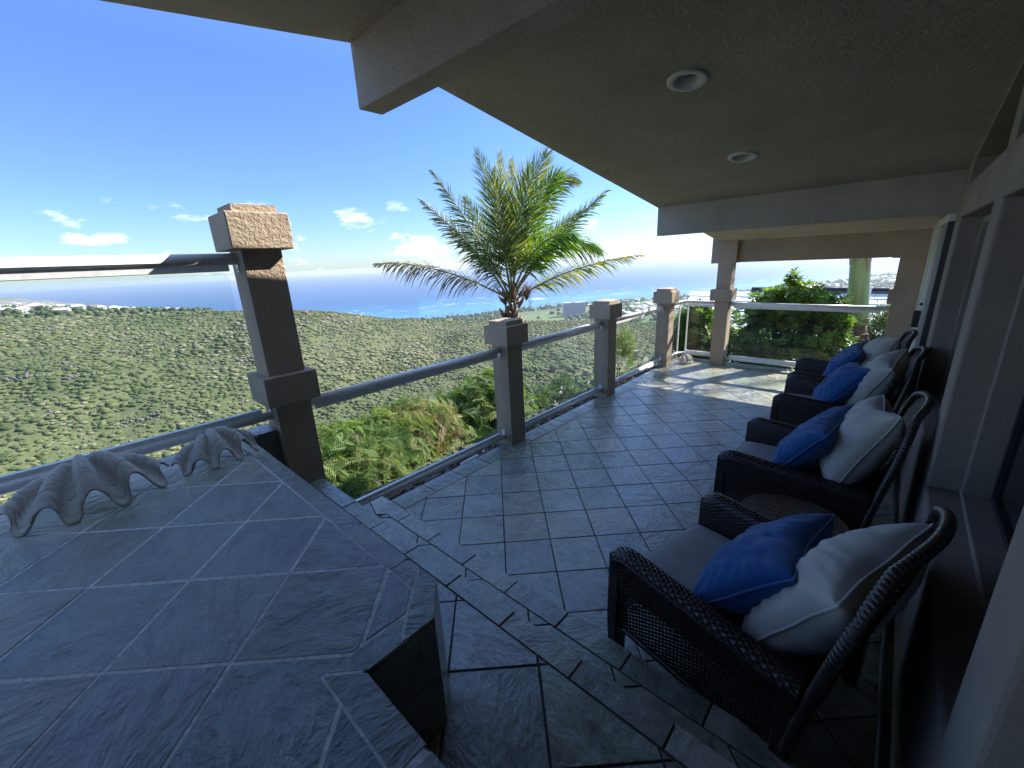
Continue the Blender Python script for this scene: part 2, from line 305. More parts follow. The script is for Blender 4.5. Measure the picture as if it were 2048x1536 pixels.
# ------------------------------------------------------------------ slate tiles
def clip(poly, conv):
    """clip a polygon against a convex counter-clockwise polygon"""
    for i in range(len(conv)):
        a, b = conv[i], conv[(i+1) % len(conv)]; res = []
        side = lambda p: (b[0]-a[0])*(p[1]-a[1]) - (b[1]-a[1])*(p[0]-a[0])
        for j in range(len(poly)):
            p, q = poly[j], poly[(j+1) % len(poly)]; sp, sq = side(p), side(q)
            if sp >= 0: res.append(p)
            if sp*sq < 0: t = sp/(sp-sq); res.append((p[0]+t*(q[0]-p[0]), p[1]+t*(q[1]-p[1])))
        poly = res
        if len(poly) < 3: return []
    return poly
def area(p): return abs(sum(p[i][0]*p[(i+1)%len(p)][1] - p[(i+1)%len(p)][0]*p[i][1] for i in range(len(p))))/2
def tile_obj(polys, z, parent, material, th=.012, jit=.0012, name='tile'):
    off = offset(parent); m = MB(); ox = (polys[0][0][0], polys[0][0][1])
    dz = random.uniform(-jit, jit)
    for p in polys:
        n = len(p); cx = sum(q[0] for q in p)/n; cy_ = sum(q[1] for q in p)/n
        if sum(p[i][0]*p[(i+1)%n][1] - p[(i+1)%n][0]*p[i][1] for i in range(n)) < 0: p = p[::-1]
        ins = lambda q: (q[0] + (cx-q[0])*min(1, .0022/max(1e-4, math.hypot(cx-q[0], cy_-q[1]))), q[1] + (cy_-q[1])*min(1, .0022/max(1e-4, math.hypot(cx-q[0], cy_-q[1]))))
        vs = [(q[0],q[1],z-th) for q in p] + [(q[0],q[1],z+dz-.0018) for q in p] + [(*ins(q),z+dz) for q in p]
        m.add(vs, [tuple(2*n+i for i in range(n))] + [(i,(i+1)%n,(i+1)%n+n,i+n) for i in range(n)] + [(i+n,(i+1)%n+n,(i+1)%n+2*n,i+2*n) for i in range(n)])
    o = m.build(name, material, parent); return o
Q2 = 1/math.sqrt(2)
def xy2uv(x, y): return ((x+y)*Q2, (y-x)*Q2)
def grid_tiles(org, pitch, regions, z, parent, material, g=.0035):
    """square tiles laid at 45 degrees to the walls, cut to the convex regions"""
    bb = [(min(p[0] for r in regions for p in r), min(p[1] for r in regions for p in r)), (max(p[0] for r in regions for p in r), max(p[1] for r in regions for p in r))]
    for i in range(-45, 46):
        for j in range(-45, 46):
            c = xy2uv(org[0]+(i+.5)*pitch, org[1]+(j+.5)*pitch)
            if not (bb[0][0]-pitch < c[0] < bb[1][0]+pitch and bb[0][1]-pitch < c[1] < bb[1][1]+pitch): continue
            jt = lambda: random.uniform(-.0012, .0012)
            h = pitch/2-g
            sq = [xy2uv(org[0]+(i+.5)*pitch+a*h+jt(), org[1]+(j+.5)*pitch+b*h+jt()) for a, b in ((-1,-1),(1,-1),(1,1),(-1,1))]
            ps = [p for p in (clip(list(r), sq) for r in regions) if len(p) > 2 and area(p) > 1e-4]
            if ps: tile_obj(ps, z, parent, material)
def rect(x0, x1, y0, y1): return [(x0,y0),(x1,y0),(x1,y1),(x0,y1)]

UZ, MZ, LZ = .49, .245, .905
# deck: a slab with dark grout, every slate tile a piece on it
deck = tag(MB().prism([(-.2,-.3),(7.66,-.3),(7.66,2.6),(7.45,2.85),(-.2,2.85)], -.22, -.0045).build('deck_floor', GROUT), kind='structure')
grid_tiles((-.02494, 2.75449), .316, [rect(1.30, 7.52, -.28, 2.646)], 0, deck, SLATE)
g = .0035
u = 1.504-.321
while u < 7.5:
    a, b = max(u, 1.30), min(u+.321, 7.52)
    tile_obj([rect(a+g, b-g, 2.650+g, 2.85)], 0, deck, SLATE); u += .321
v_ = -.27
while v_ < 2.6:
    b = min(v_+.321, 2.646); tile_obj([rect(7.523+g, 7.66, v_+g, b-g)], 0, deck, SLATE); v_ += .321
# middle tread
tread = tag(MB().box(-.1, 1.293, -.3, 2.575, -.2, MZ-.0045).build('step_floor', GROUT), kind='structure')
grid_tiles((-.02494+.10, 2.75449+.02), .316, [rect(.90, 1.186, -.28, 2.35)], MZ, tread, SLATE)
v_ = 2.213-.3235*8
while v_ < 2.25:
    tile_obj([rect(1.189+g, 1.297, v_+g, min(v_+.3235, 2.45)-g)], MZ, tread, SLATE); v_ += .3235
tile_obj([[(1.193,2.35),(1.297,2.405),(1.297,2.58),(1.20,2.58),(1.145,2.405)]], MZ, tread, SLATE)
tile_obj([[(1.00,2.58),(1.00,2.36),(1.138,2.405),(1.193,2.58)]], MZ, tread, SLATE)
for k in range(8):
    y0 = -.25+k*.345; r = tile_obj([rect(0, .338, 0, .235)], 0, tread, SLATE, name='riser_tile'); r.rotation_euler = (R(90), 0, R(90)); r.location = (1.293-.0, y0, .003)
# upper floor
upper = tag(MB().box(-3.2, .962, -2.2, 2.98, -.2, UZ-.0045).build('upper_floor', GROUT), kind='structure')
grid_tiles((-.2364, 1.1165), .318, [rect(-1.6, .869, -2.1, 2.96)], UZ, upper, SLATE)
v_ = 2.594-.3285*14
while v_ < 2.7:
    tile_obj([rect(.873+g, .966, v_+g, min(v_+.3285, 2.97)-g)], UZ, upper, SLATE); v_ += .3285
for k in range(9):
    y0 = -.25+k*.345; r = tile_obj([rect(0, .338, 0, .235)], 0, upper, SLATE, name='riser_tile'); r.rotation_euler = (R(90), 0, R(90)); r.location = (.962, y0, MZ+.003)

# slate clad ledge in the foreground
ledge = thing('stone_ledge', (-.8, 1.6, UZ), 'low wide ledge clad in dark slate with pale grout joints in the foreground', 'ledge')
body = [(-3.0,2.88),(-3.0,-1.2),(.296,-1.2),(.296,.832),(.506,.832),(.600,.940),(.600,2.88)]
MB().prism(body, UZ-.002, LZ-.0012).build('core', GROUT_L, ledge)
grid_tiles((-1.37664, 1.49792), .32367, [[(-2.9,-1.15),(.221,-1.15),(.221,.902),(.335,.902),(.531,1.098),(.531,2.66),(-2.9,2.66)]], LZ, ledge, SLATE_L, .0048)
g = .004
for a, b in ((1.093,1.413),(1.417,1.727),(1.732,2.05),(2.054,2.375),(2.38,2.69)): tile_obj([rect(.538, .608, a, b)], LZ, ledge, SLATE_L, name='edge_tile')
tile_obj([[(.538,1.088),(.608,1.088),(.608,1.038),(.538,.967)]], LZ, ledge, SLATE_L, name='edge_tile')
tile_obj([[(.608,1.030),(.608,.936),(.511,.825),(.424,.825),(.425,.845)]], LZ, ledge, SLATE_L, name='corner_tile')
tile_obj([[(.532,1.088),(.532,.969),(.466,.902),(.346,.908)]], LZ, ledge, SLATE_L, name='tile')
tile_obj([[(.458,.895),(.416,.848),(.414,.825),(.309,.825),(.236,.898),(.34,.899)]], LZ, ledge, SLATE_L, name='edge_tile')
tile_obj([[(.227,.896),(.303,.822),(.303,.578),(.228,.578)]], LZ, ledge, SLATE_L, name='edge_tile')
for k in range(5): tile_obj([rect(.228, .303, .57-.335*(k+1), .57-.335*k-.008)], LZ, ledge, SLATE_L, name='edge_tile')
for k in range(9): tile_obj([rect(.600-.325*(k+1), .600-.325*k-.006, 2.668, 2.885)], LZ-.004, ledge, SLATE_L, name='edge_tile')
# upright slabs on the ledge's sides
def wall_tile(x0, y0, x1, y1, z0, z1, nx, ny, parent, material):
    m = MB(); t = .009
    m.prism([(x0,y0),(x1,y1),(x1+nx*t,y1+ny*t),(x0+nx*t,y0+ny*t)], z0, z1); o = m.build('side_tile', material, parent, bevel=.0015); return o
wall_tile(.506,.832,.302,.832, UZ+.004, UZ+.205, 0,-1, ledge, SLATE_L); wall_tile(.506,.832,.302,.832, UZ+.211, LZ-.016, 0,-1, ledge, SLATE_L)
wall_tile(.598,.938,.508,.834, UZ+.004, UZ+.10, .76,-.65, ledge, SLATE); wall_tile(.598,.938,.508,.834, UZ+.106, LZ-.016, .76,-.65, ledge, SLATE)
for k in range(6): wall_tile(.600, .95+k*.32, .600, 1.264+k*.32, UZ+.004, LZ-.016, 1, 0, ledge, SLATE)
for k in range(6): wall_tile(.296, .82-k*.33, .296, .496-k*.33, UZ+.004, LZ-.016, 1, 0, ledge, SLATE_L)
blk = thing('slate_block', (.69, 2.87, UZ), 'short dark slate block joining the ledge to the foot of the tall post', 'block')
MB().box(.602,.775,2.80,2.96,UZ-.002,LZ-.012).build('core', GROUT_L, blk)
wall_tile(.604,2.80,.774,2.80,UZ+.004,LZ-.014,0,-1,blk,SLATE_L); tile_obj([rect(.603,.774,2.792,2.965)], LZ-.001, blk, SLATE_L)

# ------------------------------------------------------------------ stucco posts
def post_cap(m, c, z0, z1, h=.155, top=True):
    m.box(c[0]-h, c[0]+h, c[1]-h, c[1]+h, z0, z1)
def make_post(loc, label):
    t = thing('railing_post', (0,0,0), label, 'post', 'short stucco posts along the deck railing')
    MB().box(-.1075,.1075,-.1075,.1075,-.02,1.077).build('shaft', STUCCO, t, bevel=.006, local=True)
    MB().box(-.157,.157,-.157,.157,1.075,1.262).build('cap', STUCCO, t, bevel=.006, local=True)
    MB().box(-.12,.12,-.12,.12,1.26,1.305).add([(-.12,-.12,1.305),(.12,-.12,1.305),(.12,.12,1.305),(-.12,.12,1.305),(0,0,1.325)], [(0,1,4),(1,2,4),(2,3,4),(3,0,4)]).build('cap_top', STUCCO, t, bevel=.004, local=True)
    MB().box(-.125,.125,-.125,.125,-.004,.006).build('base_trim', SLATE, t, bevel=.002, local=True)
    t.location = loc; return t
p2 = make_post((2.985, 2.838, 0), 'short stucco post nearest the steps with the palm crown above it')
for x_, lb in ((4.925, 'middle of the three short stucco posts, in line before the hotel'), (6.885, 'farthest short stucco post, beside the corner with the small shell')):
    q = copy_tree(p2); q.location = (x_, 2.838, 0); q['label'] = lb
t = thing('tall_post', (.883, 2.842, UZ), 'tall textured stucco post with two caps at the end of the slate ledge', 'post')
MB().box(.775,.99,2.735,2.95,UZ-.02,1.995).build('shaft', STUCCO, t, bevel=.006)
MB().box(.727,1.04,2.685,3.0,1.073,1.257).build('band', STUCCO, t, bevel=.006)
MB().box(.72,1.045,2.68,3.005,1.992,2.188).build('cap', STUCCO, t, bevel=.007)
MB().box(.765,1.0,2.722,2.962,2.186,2.228).add([(.765,2.722,2.228),(1.0,2.722,2.228),(1.0,2.962,2.228),(.765,2.962,2.228),(.883,2.842,2.25)], [(0,1,4),(1,2,4),(2,3,4),(3,0,4)]).build('cap_top', STUCCO, t, bevel=.005)
t = thing('corner_column', (7.467, 2.112, 0), 'stucco column at the far corner carrying the low end of the roof', 'column')
MB().box(7.36,7.575,2.005,2.22,-.02,1.67).build('shaft', STUCCO, t, bevel=.006)
MB().box(7.315,7.62,1.96,2.29,1.073,1.257).build('band', STUCCO, t, bevel=.006)
MB().box(7.36,7.63,1.955,2.33,1.664,2.06).build('capital', STUCCO, t, bevel=.006)

# ------------------------------------------------------------------ railings
def tube_between(a, b, r, n=16): return MB().tube([a, b], r, n)
def bracket(parent, x, y, z, side, along='x', up=True):
    """white plate with a screw, fixed flat on the post face"""
    s = side; h = .052
    m = MB(); z0, z1 = (z-.075, z+.03) if up else (z-.03, z+.075)
    if along == 'x': m.box(x, x+s*.006, y-.02, y+.02, z0, z1)
    else: m.box(x-.02, x+.02, y, y+s*.006, z0, z1)
    o = m.build('bracket', PLATE, parent, bevel=.006)
    zs = z0+.015 if up else z1-.015
    k = MB(); d = Vector((s,0,0)) if along == 'x' else Vector((0,s,0)); c = Vector((x, y, zs)) + d*.006
    k.tube([c, c+d*.004], .006, 8); k.build('screw', STEEL, o)
def railing(name, a, b, y, zt, zb, label, rt=.03, group='glass railing panels between the posts'):
    """panel between x=a and x=b at depth y"""
    t = thing(name, ((a+b)/2, y, zb-.09), label, 'railing', group)
    tube_between((a, y, zt), (b, y, zt), rt).build('top_rail', WHITE, t, smooth=True)
    MB().box(a+.05, b-.05, y-.018, y+.018, zt-rt-.034, zt-rt+.006).build('glass_channel', WHITE, t, bevel=.003)
    tube_between((a, y, zb), (b, y, zb), rt*.85).build('bottom_rail', WHITE, t, smooth=True)
    MB().box(a+.05, b-.05, y-.004, y+.03, zb+rt*.5, zb+rt*.85+.024).build('glass_channel', WHITE, t, bevel=.002)
    MB().box(a+.055, b-.055, y+.006, y+.014, zb+.03, zt-rt-.01).build('glass_panel', GLASS, t)
    for x_, s in ((a, 1), (b, -1)): bracket(t, x_, y, zt, s); bracket(t, x_, y, zb, s, up=False)
    return t
railing('glass_railing', .992, 2.876, 2.838, 1.017, .092, 'glass railing panel between the tall post and the first short post')
railing('glass_railing', 3.094, 4.816, 2.838, 1.017, .092, 'glass railing panel between the first and middle short posts')
railing('glass_railing', 5.034, 6.776, 2.838, 1.017, .092, 'glass railing panel between the middle and farthest short posts, partly sunlit')
railing('glass_railing', -2.9, .774, 2.842, 1.947, .99, 'white railing above the slate ledge behind the two big shells', .032)
t = thing('corner_railing', (7.2, 2.6, 0), 'short angled glass railing turning the corner behind the small shell', 'railing', 'glass railing panels between the posts')
for zz, rr, nm in ((1.017, .03, 'top_rail'), (.092, .026, 'bottom_rail')):
    MB().tube([(6.993,2.838,zz),(7.50,2.838,zz),(7.60,2.74,zz),(7.60,2.225 if True else 0,zz)], rr, 14).build(nm, WHITE, t, smooth=True)
MB().box(7.02,7.50,2.844,2.852,.11,.97).build('glass_panel', GLASS, t); MB().box(7.60,7.608,2.25,2.72,.11,.97).build('glass_panel', GLASS, t)
MB().box(7.5,7.52,2.83,2.85,.09,1.0).box(7.59,7.61,2.715,2.735,.09,1.0).build('corner_stile', WHITE, t)
MB().box(7.02,7.5,2.82,2.856,.955,.985).build('glass_channel', WHITE, t); MB().box(7.582,7.618,2.26,2.72,.945,.985).build('glass_channel', WHITE, t); MB().box(7.582,7.618,2.28,2.72,.11,.15).build('glass_channel', WHITE, t)
t = thing('end_railing', (7.47, 1.03, 0), 'wide glass railing at the far end before the leafy hedge', 'railing', 'glass railing panels between the posts')
for zz, rr, nm in ((1.015, .03, 'top_rail'), (.105, .028, 'bottom_rail')):
    MB().tube([(7.47,2.004,zz),(7.47,.055,zz)], rr, 14).build(nm, WHITE, t, smooth=True)
MB().box(7.452,7.488,.14,1.95,.95,.99).build('glass_channel', WHITE, t, bevel=.002); MB().box(7.452,7.488,.14,1.95,.125,.165).build('glass_channel', WHITE, t, bevel=.002)
MB().box(7.472,7.480,.15,1.94,.16,.96).build('glass_panel', GLASS, t)
bracket(t, 7.47, 2.004, 1.015, -1, 'y'); bracket(t, 7.47, 2.004, .105, -1, 'y', False)

# ------------------------------------------------------------------ porch roof: two stucco slopes meeting over the first beam
zr = lambda x: 2.89-.1605*(x-1.875) if x >= 1.40 else (2.89+.1605*.475) - .150*(1.40-x)
EAVE = 2.25
roof = thing('porch_roof', (3, 1, 2.6), 'sloping stucco porch roof with dropped beams over the deck', 'roof')
LIGHTS = [(1.74, 1.12), (2.644, 1.041), (3.931, 1.072)]; HH = .07
def slope(x0, x1, name, holes):
    xs = sorted({x0, x1} | {c[0]+s*HH for c in holes for s in (-1, 1)}); m = MB()
    for a, b in zip(xs[:-1], xs[1:]):
        hy = [c for c in holes if c[0]-HH-1e-6 <= a and b <= c[0]+HH+1e-6]
        spans = [(-2.4, EAVE)] if not hy else [(-2.4, hy[0][1]-HH), (hy[0][1]+HH, EAVE)]
        for y0, y1 in spans: m.add([(a,y0,zr(a)),(b,y0,zr(b)),(b,y1,zr(b)),(a,y1,zr(a))], [(0,3,2,1)])
    m.add([(x0,-2.4,zr(x0)+.045),(x1,-2.4,zr(x1)+.045),(x1,EAVE,zr(x1)+.045),(x0,EAVE,zr(x0)+.045)], [(0,1,2,3)])
    m.add([(x0,EAVE,zr(x0)),(x1,EAVE,zr(x1)),(x1,EAVE,zr(x1)+.045),(x0,EAVE,zr(x0)+.045)], [(0,3,2,1)])
    for a, s in ((x0, 1), (x1, -1)): m.add([(a,-2.4,zr(a)),(a,EAVE,zr(a)),(a,EAVE,zr(a)+.045),(a,-2.4,zr(a)+.045)], [(0,1,2,3)][:1])
    return m.build(name, CEIL, roof)
slope(1.4005, 7.62, 'ceiling_slope', LIGHTS); slope(-4.2, 1.3995, 'ceiling_slope', [])
MB().box(1.33,1.47,-.55,EAVE-.003,2.66,2.965).build('beam', CEIL, roof, bevel=.006)
m = MB(); a, b = 5.06, 5.20
m.add([(a,-.5,2.064),(b,-.5,2.064),(b,EAVE-.003,2.064),(a,EAVE-.003,2.064),(a,-.5,zr(a)+.02),(b,-.5,zr(b)+.02),(b,EAVE-.003,zr(b)+.02),(a,EAVE-.003,zr(a)+.02)], [(0,3,2,1),(4,5,6,7),(0,1,5,4),(1,2,6,5),(2,3,7,6),(3,0,4,7)])
m.build('beam', CEIL, roof, bevel=.006)
MB().box(7.45,7.60,-.5,1.957,1.67,2.03).build('lintel', STUCCO, roof, bevel=.005)
LENS = mat('lamp_lens', (.45,.47,.46), .35); TRIM = mat('lamp_trim', (.62,.63,.60), .5)
labels = ['round recessed ceiling light cut off by the top edge of the photo', 'large round recessed ceiling light in the middle of the soffit', 'smaller looking recessed ceiling light farther along, near the second beam']
for (x_, y_), lb in zip(LIGHTS, labels):
    zc = zr(x_); t = thing('ceiling_light', (x_, y_, zc), lb, 'ceiling light', 'recessed lights in the porch ceiling'); t.rotation_euler = (0, math.atan(.1605), 0)
    MB().lathe([(.108,.012),(.108,-.006),(.100,-.011),(.078,-.011),(.070,-.006),(.066,.0),(.060,.012)], 40).build('trim_ring', TRIM, t, smooth=True, local=True)
    MB().lathe([(.062,.004),(.052,.07),(.045,.11),(.02,.115)], 32, cap=True).build('reflector', TRIM, t, smooth=True, local=True)
    MB().lathe([(.046,.10),(.044,.055),(.036,.040),(.018,.032),(.001,.030)], 24).build('bulb', LENS, t, smooth=True, local=True)

# ------------------------------------------------------------------ house wall with deep windows
house = thing('house_wall', (3, -.45, 0), 'shaded stucco house wall with deep set windows behind the chairs', 'house')
W0, WB = -.25, -.75
def wb(*a): return MB().box(*a)
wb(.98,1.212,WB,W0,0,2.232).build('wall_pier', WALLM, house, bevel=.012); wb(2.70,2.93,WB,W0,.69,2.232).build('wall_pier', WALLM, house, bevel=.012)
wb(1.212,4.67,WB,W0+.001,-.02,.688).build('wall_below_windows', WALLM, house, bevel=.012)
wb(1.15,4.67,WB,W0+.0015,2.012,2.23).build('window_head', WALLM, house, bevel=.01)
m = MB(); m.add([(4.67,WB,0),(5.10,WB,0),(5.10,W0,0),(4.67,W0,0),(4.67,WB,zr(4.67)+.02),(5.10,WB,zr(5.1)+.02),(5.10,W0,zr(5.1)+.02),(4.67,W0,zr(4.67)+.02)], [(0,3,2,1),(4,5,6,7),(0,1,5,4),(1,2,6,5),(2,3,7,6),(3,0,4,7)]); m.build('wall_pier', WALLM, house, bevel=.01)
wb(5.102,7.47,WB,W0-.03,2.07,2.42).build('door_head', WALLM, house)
for a, b in ((1.0,1.2),(2.74,2.95)):
    m = MB(); m.add([(a,WB,2.22),(b,WB,2.22),(b,W0+.0005,2.22),(a,W0+.0005,2.22),(a,WB,zr(a)+.02),(b,WB,zr(b)+.02),(b,W0+.0005,zr(b)+.02),(a,W0+.0005,zr(a)+.02)], [(0,3,2,1),(4,5,6,7),(0,1,5,4),(1,2,6,5),(2,3,7,6),(3,0,4,7)]); m.build('clerestory_pier', WALLM, house)
m = MB()                                       # thin band under the ceiling above the clerestory panes
for a, b in ((1.2,2.74),(2.95,4.67)): m.add([(a,WB,zr(a)-.035),(b,WB,zr(b)-.035),(b,W0-.01,zr(b)-.035),(a,W0-.01,zr(a)-.035),(a,WB,zr(a)+.02),(b,WB,zr(b)+.02),(b,W0-.01,zr(b)+.02),(a,W0-.01,zr(a)+.02)], [(0,3,2,1),(4,5,6,7),(0,1,5,4),(1,2,6,5),(2,3,7,6),(3,0,4,7)])
m.build('ceiling_trim', WALLM, house)
def window(a, b, z0, z1, name='window'):
    f = MB(); y0, y1 = -.50, -.365; t_ = .045
    f.box(a, a+t_, y0, y1, z0, z1).box(b-t_, b, y0, y1, z0, z1).box(a+t_, b-t_, y0, y1, z0, z0+.03).box(a+t_, b-t_, y0, y1, z1-t_, z1)
    o = f.build(name, WALLM, house, bevel=.006)
    k = MB(); y0, y1 = -.49, -.455; c, d = a+t_, b-t_
    k.box(c, c+.03, y0, y1, z0+.03, z1-t_).box(d-.03, d, y0, y1, z0+.03, z1-t_).box(c+.03, d-.03, y0, y1, z0+.03, z0+.06).box(c+.03, d-.03, y0, y1, z1-t_-.03, z1-t_)
    k.build('frame', DARKF, o)
    MB().box(c+.02, d-.02, -.475, -.469, z0+.05, z1-t_-.02).build('pane', WGLASS, o)
window(2.932, 4.668, .690, 2.010); window(1.214, 2.698, .690, 2.010)
for a, b in ((1.2,2.74),(2.95,4.67)):
    m = MB(); m.add([(a,-.44,2.23),(b,-.44,2.23),(b,-.44,zr(b)-.03),(a,-.44,zr(a)-.03),(a,-.45,2.23),(b,-.45,2.23),(b,-.45,zr(b)-.03),(a,-.45,zr(a)-.03)], [(0,1,2,3)[::-1],(4,5,6,7)])
    m.build('clerestory_pane', WGLASS, house)
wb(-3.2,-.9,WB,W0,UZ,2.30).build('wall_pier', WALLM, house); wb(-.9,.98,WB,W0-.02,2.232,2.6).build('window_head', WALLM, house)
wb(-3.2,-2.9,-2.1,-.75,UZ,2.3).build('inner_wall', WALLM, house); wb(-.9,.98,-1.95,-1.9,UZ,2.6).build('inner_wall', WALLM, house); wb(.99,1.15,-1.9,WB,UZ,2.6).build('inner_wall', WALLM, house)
wb(1.15,8.2,-.79,-.76,0,2.3).build('inner_wall', DARKF, house)
# end pier and door
t = thing('end_pier', (7.57, -.1, 0), 'stucco pier at the far end between the door and the end railing', 'pier')
MB().box(7.455,7.69,-.62,.055,-.02,1.66).build('shaft', STUCCO, t, bevel=.006); MB().box(7.448,7.70,-.60,.10,1.075,1.257).build('band', STUCCO, t, bevel=.006); MB().box(7.448,7.70,-.60,.13,1.66,2.03).build('capital', STUCCO, t, bevel=.006)
door = thing('sliding_door', (6.3, -.27, 0), 'tall white framed glass door near the far end of the wall', 'door')
MB().box(7.33,7.445,-.32,-.195,0,2.07).build('frame', DOORW, door, bevel=.004); MB().box(5.11,7.33,-.32,-.21,2.0,2.07).build('frame', DOORW, door, bevel=.004); MB().box(5.11,5.16,-.32,-.21,0,2.0).build('frame', DARKF, door, bevel=.004)
MB().box(7.05,7.325,-.30,-.222,.03,1.995).build('stile', DOORW, door, bevel=.006); MB().box(6.88,7.04,-.31,-.238,.03,1.995).build('stile', DOORW, door, bevel=.004); MB().box(5.25,5.32,-.31,-.238,.03,1.995).build('stile', DOORW, door, bevel=.004)
MB().box(5.32,6.88,-.282,-.276,.04,1.99).build('pane', WGLASS, door)
MB().box(6.92,6.98,-.238,-.17,.86,1.06).build('handle', DARKF, door, bevel=.01); MB().tube([(7.0,-.238,1.13),(7.0,-.21,1.13)], .018, 12).build('lock', DARKF, door)
# hose lying at the foot of the wall
hp = [(1.0+k*.2, -.222+.006*math.sin(k*1.3)+.004*math.sin(k*.5), .017) for k in range(31)]
tag(MB().tube(hp, .0145, 10).build('hose', mat('grey_hose', (.09,.095,.085), .45), None, smooth=True), 'long grey green hose lying straight along the foot of the house wall', 'hose')

# ------------------------------------------------------------------ wicker armchairs
def weave(parts, fn, na, nb, wr=.62, amp=.0035, stakes=True):
    """strands over and under stakes on the surface fn(a, b); returns into the MB given"""
    a = np.linspace(0, 1, na*2+1); eps = 1e-3
    def SN(A, B):
        P = fn(A, B); da = fn(np.clip(A+eps,0,1), B) - fn(np.clip(A-eps,0,1), B); db = fn(A, np.clip(B+eps,0,1)) - fn(A, np.clip(B-eps,0,1))
        n = np.cross(da, db); n /= np.linalg.norm(n, axis=-1, keepdims=True)+1e-12; return P, n
    for k in range(nb):
        b0 = (k+.5)/nb; h = wr/nb
        rows = []
        wv = np.sin(np.pi*(a*na + k))*amp
        for db_, ex in ((-h, -.0012), (0, .0016), (h, -.0012)):
            P, n = SN(a, np.full_like(a, min(1, max(0, b0+db_)))); rows.append(P + n*(wv+ex)[:, None])
        m = len(a); vs = np.concatenate(rows)
        parts.add(vs.tolist(), [(i, i+1, i+1+m, i+m) for i in range(m-1)] + [(i+m, i+1+m, i+1+2*m, i+2*m) for i in range(m-1)])
    if stakes:
        b = np.linspace(0, 1, nb+1)
        for i in range(na+1):
            a0 = min(1, max(0, (i+.0)/na)); h = .12/na; rows = []
            for d in (-h, h):
                P, n = SN(np.full_like(b, min(1, max(0, a0+d))), b); rows.append(P + n*.0002)
            m = len(b); vs = np.concatenate(rows); parts.add(vs.tolist(), [(j, j+1, j+1+m, j+m) for j in range(m-1)])
    return parts
def rim_tube(path, r, turns, n=12):
    """braided rim: a tube whose section swells along a helix"""
    m = MB(); path = [Vector(p) for p in path]
    cum = [0]
    for i in range(1, len(path)): cum.append(cum[-1] + (path[i]-path[i-1]).length)
    K = int(turns*8); pts = []
    for k in range(K+1):
        d = cum[-1]*k/K; i = max(j for j in range(len(cum)) if cum[j] <= d + 1e-9); i = min(i, len(path)-2)
        pts.append(path[i].lerp(path[i+1], (d-cum[i])/max(1e-9, cum[i+1]-cum[i])))
    for _ in range(3): pts = [pts[0]] + [(pts[i-1]+pts[i]*2+pts[i+1])/4 for i in range(1, len(pts)-1)] + [pts[-1]]
    vs = []; prev = None
    for i, p in enumerate(pts):
        t_ = (pts[min(i+1,K)]-pts[max(i-1,0)]).normalized()
        a = t_.cross(Vector((.3,.2,1))).normalized() if prev is None else (prev - t_*prev.dot(t_)).normalized()
        prev = a; b = t_.cross(a)
        for q in range(n):
            th = 2*math.pi*q/n; rr = r*(.88+.18*abs(math.sin(th*1.0 + math.pi*turns*i/K))**.8)
            vs.append(p + (a*math.cos(th)+b*math.sin(th))*rr)
    m.add(vs, [(i*n+q, i*n+(q+1)%n, (i+1)*n+(q+1)%n, (i+1)*n+q) for i in range(K) for q in range(n)] + [tuple(range(n))[::-1], tuple(K*n+q for q in range(n))])
    return m
YB, YF = -.36, .39
def ztop(y):
    t_ = (y-YB)/(YF-YB); z = .565 + .06*t_
    return z - .035*np.clip((t_-.90)/.10, 0, 1)**2
SEC = np.array([(.372,0),(.378,.25),(.386,.55),(.398,.84),(.402,.92),(.394,.975),(.372,1.0),(.345,1.0),(.322,.975),(.312,.92),(.306,.80),(.304,.55)])
sl = np.concatenate([[0], np.cumsum(np.hypot(np.diff(SEC[:,0])*1.0, np.diff(SEC[:,1])*.42))]); sl /= sl[-1]
def side_fn(sgn):
    def f(A, B):
        y = YB + A*(YF-YB); x = np.interp(B, sl, SEC[:,0]); hz = np.interp(B, sl, SEC[:,1]); z = .20 + hz*(ztop(y)-.20)
        x = x + .012*(1-A)*0
        return np.stack([sgn*x, y, z], -1)
    return f
def hw(b): return .385 - .15*np.clip((b-.62)/.38, 0, 1)**2.2
def back_fn(A, B):
    s = A*2-1; z0 = .22; z = z0 + (1.03 - .045*np.abs(s)**3 - z0)*B
    y = -.345 - .14*((z-.22)/.82)**1.25 - .035*(1-s*s)*np.clip((z-.3)/.5, 0, 1)
    return np.stack([s*hw(B), y, z], -1)
chair0 = thing('wicker_armchair', (0,0,0), 'x', 'armchair', 'dark wicker armchairs in a row')
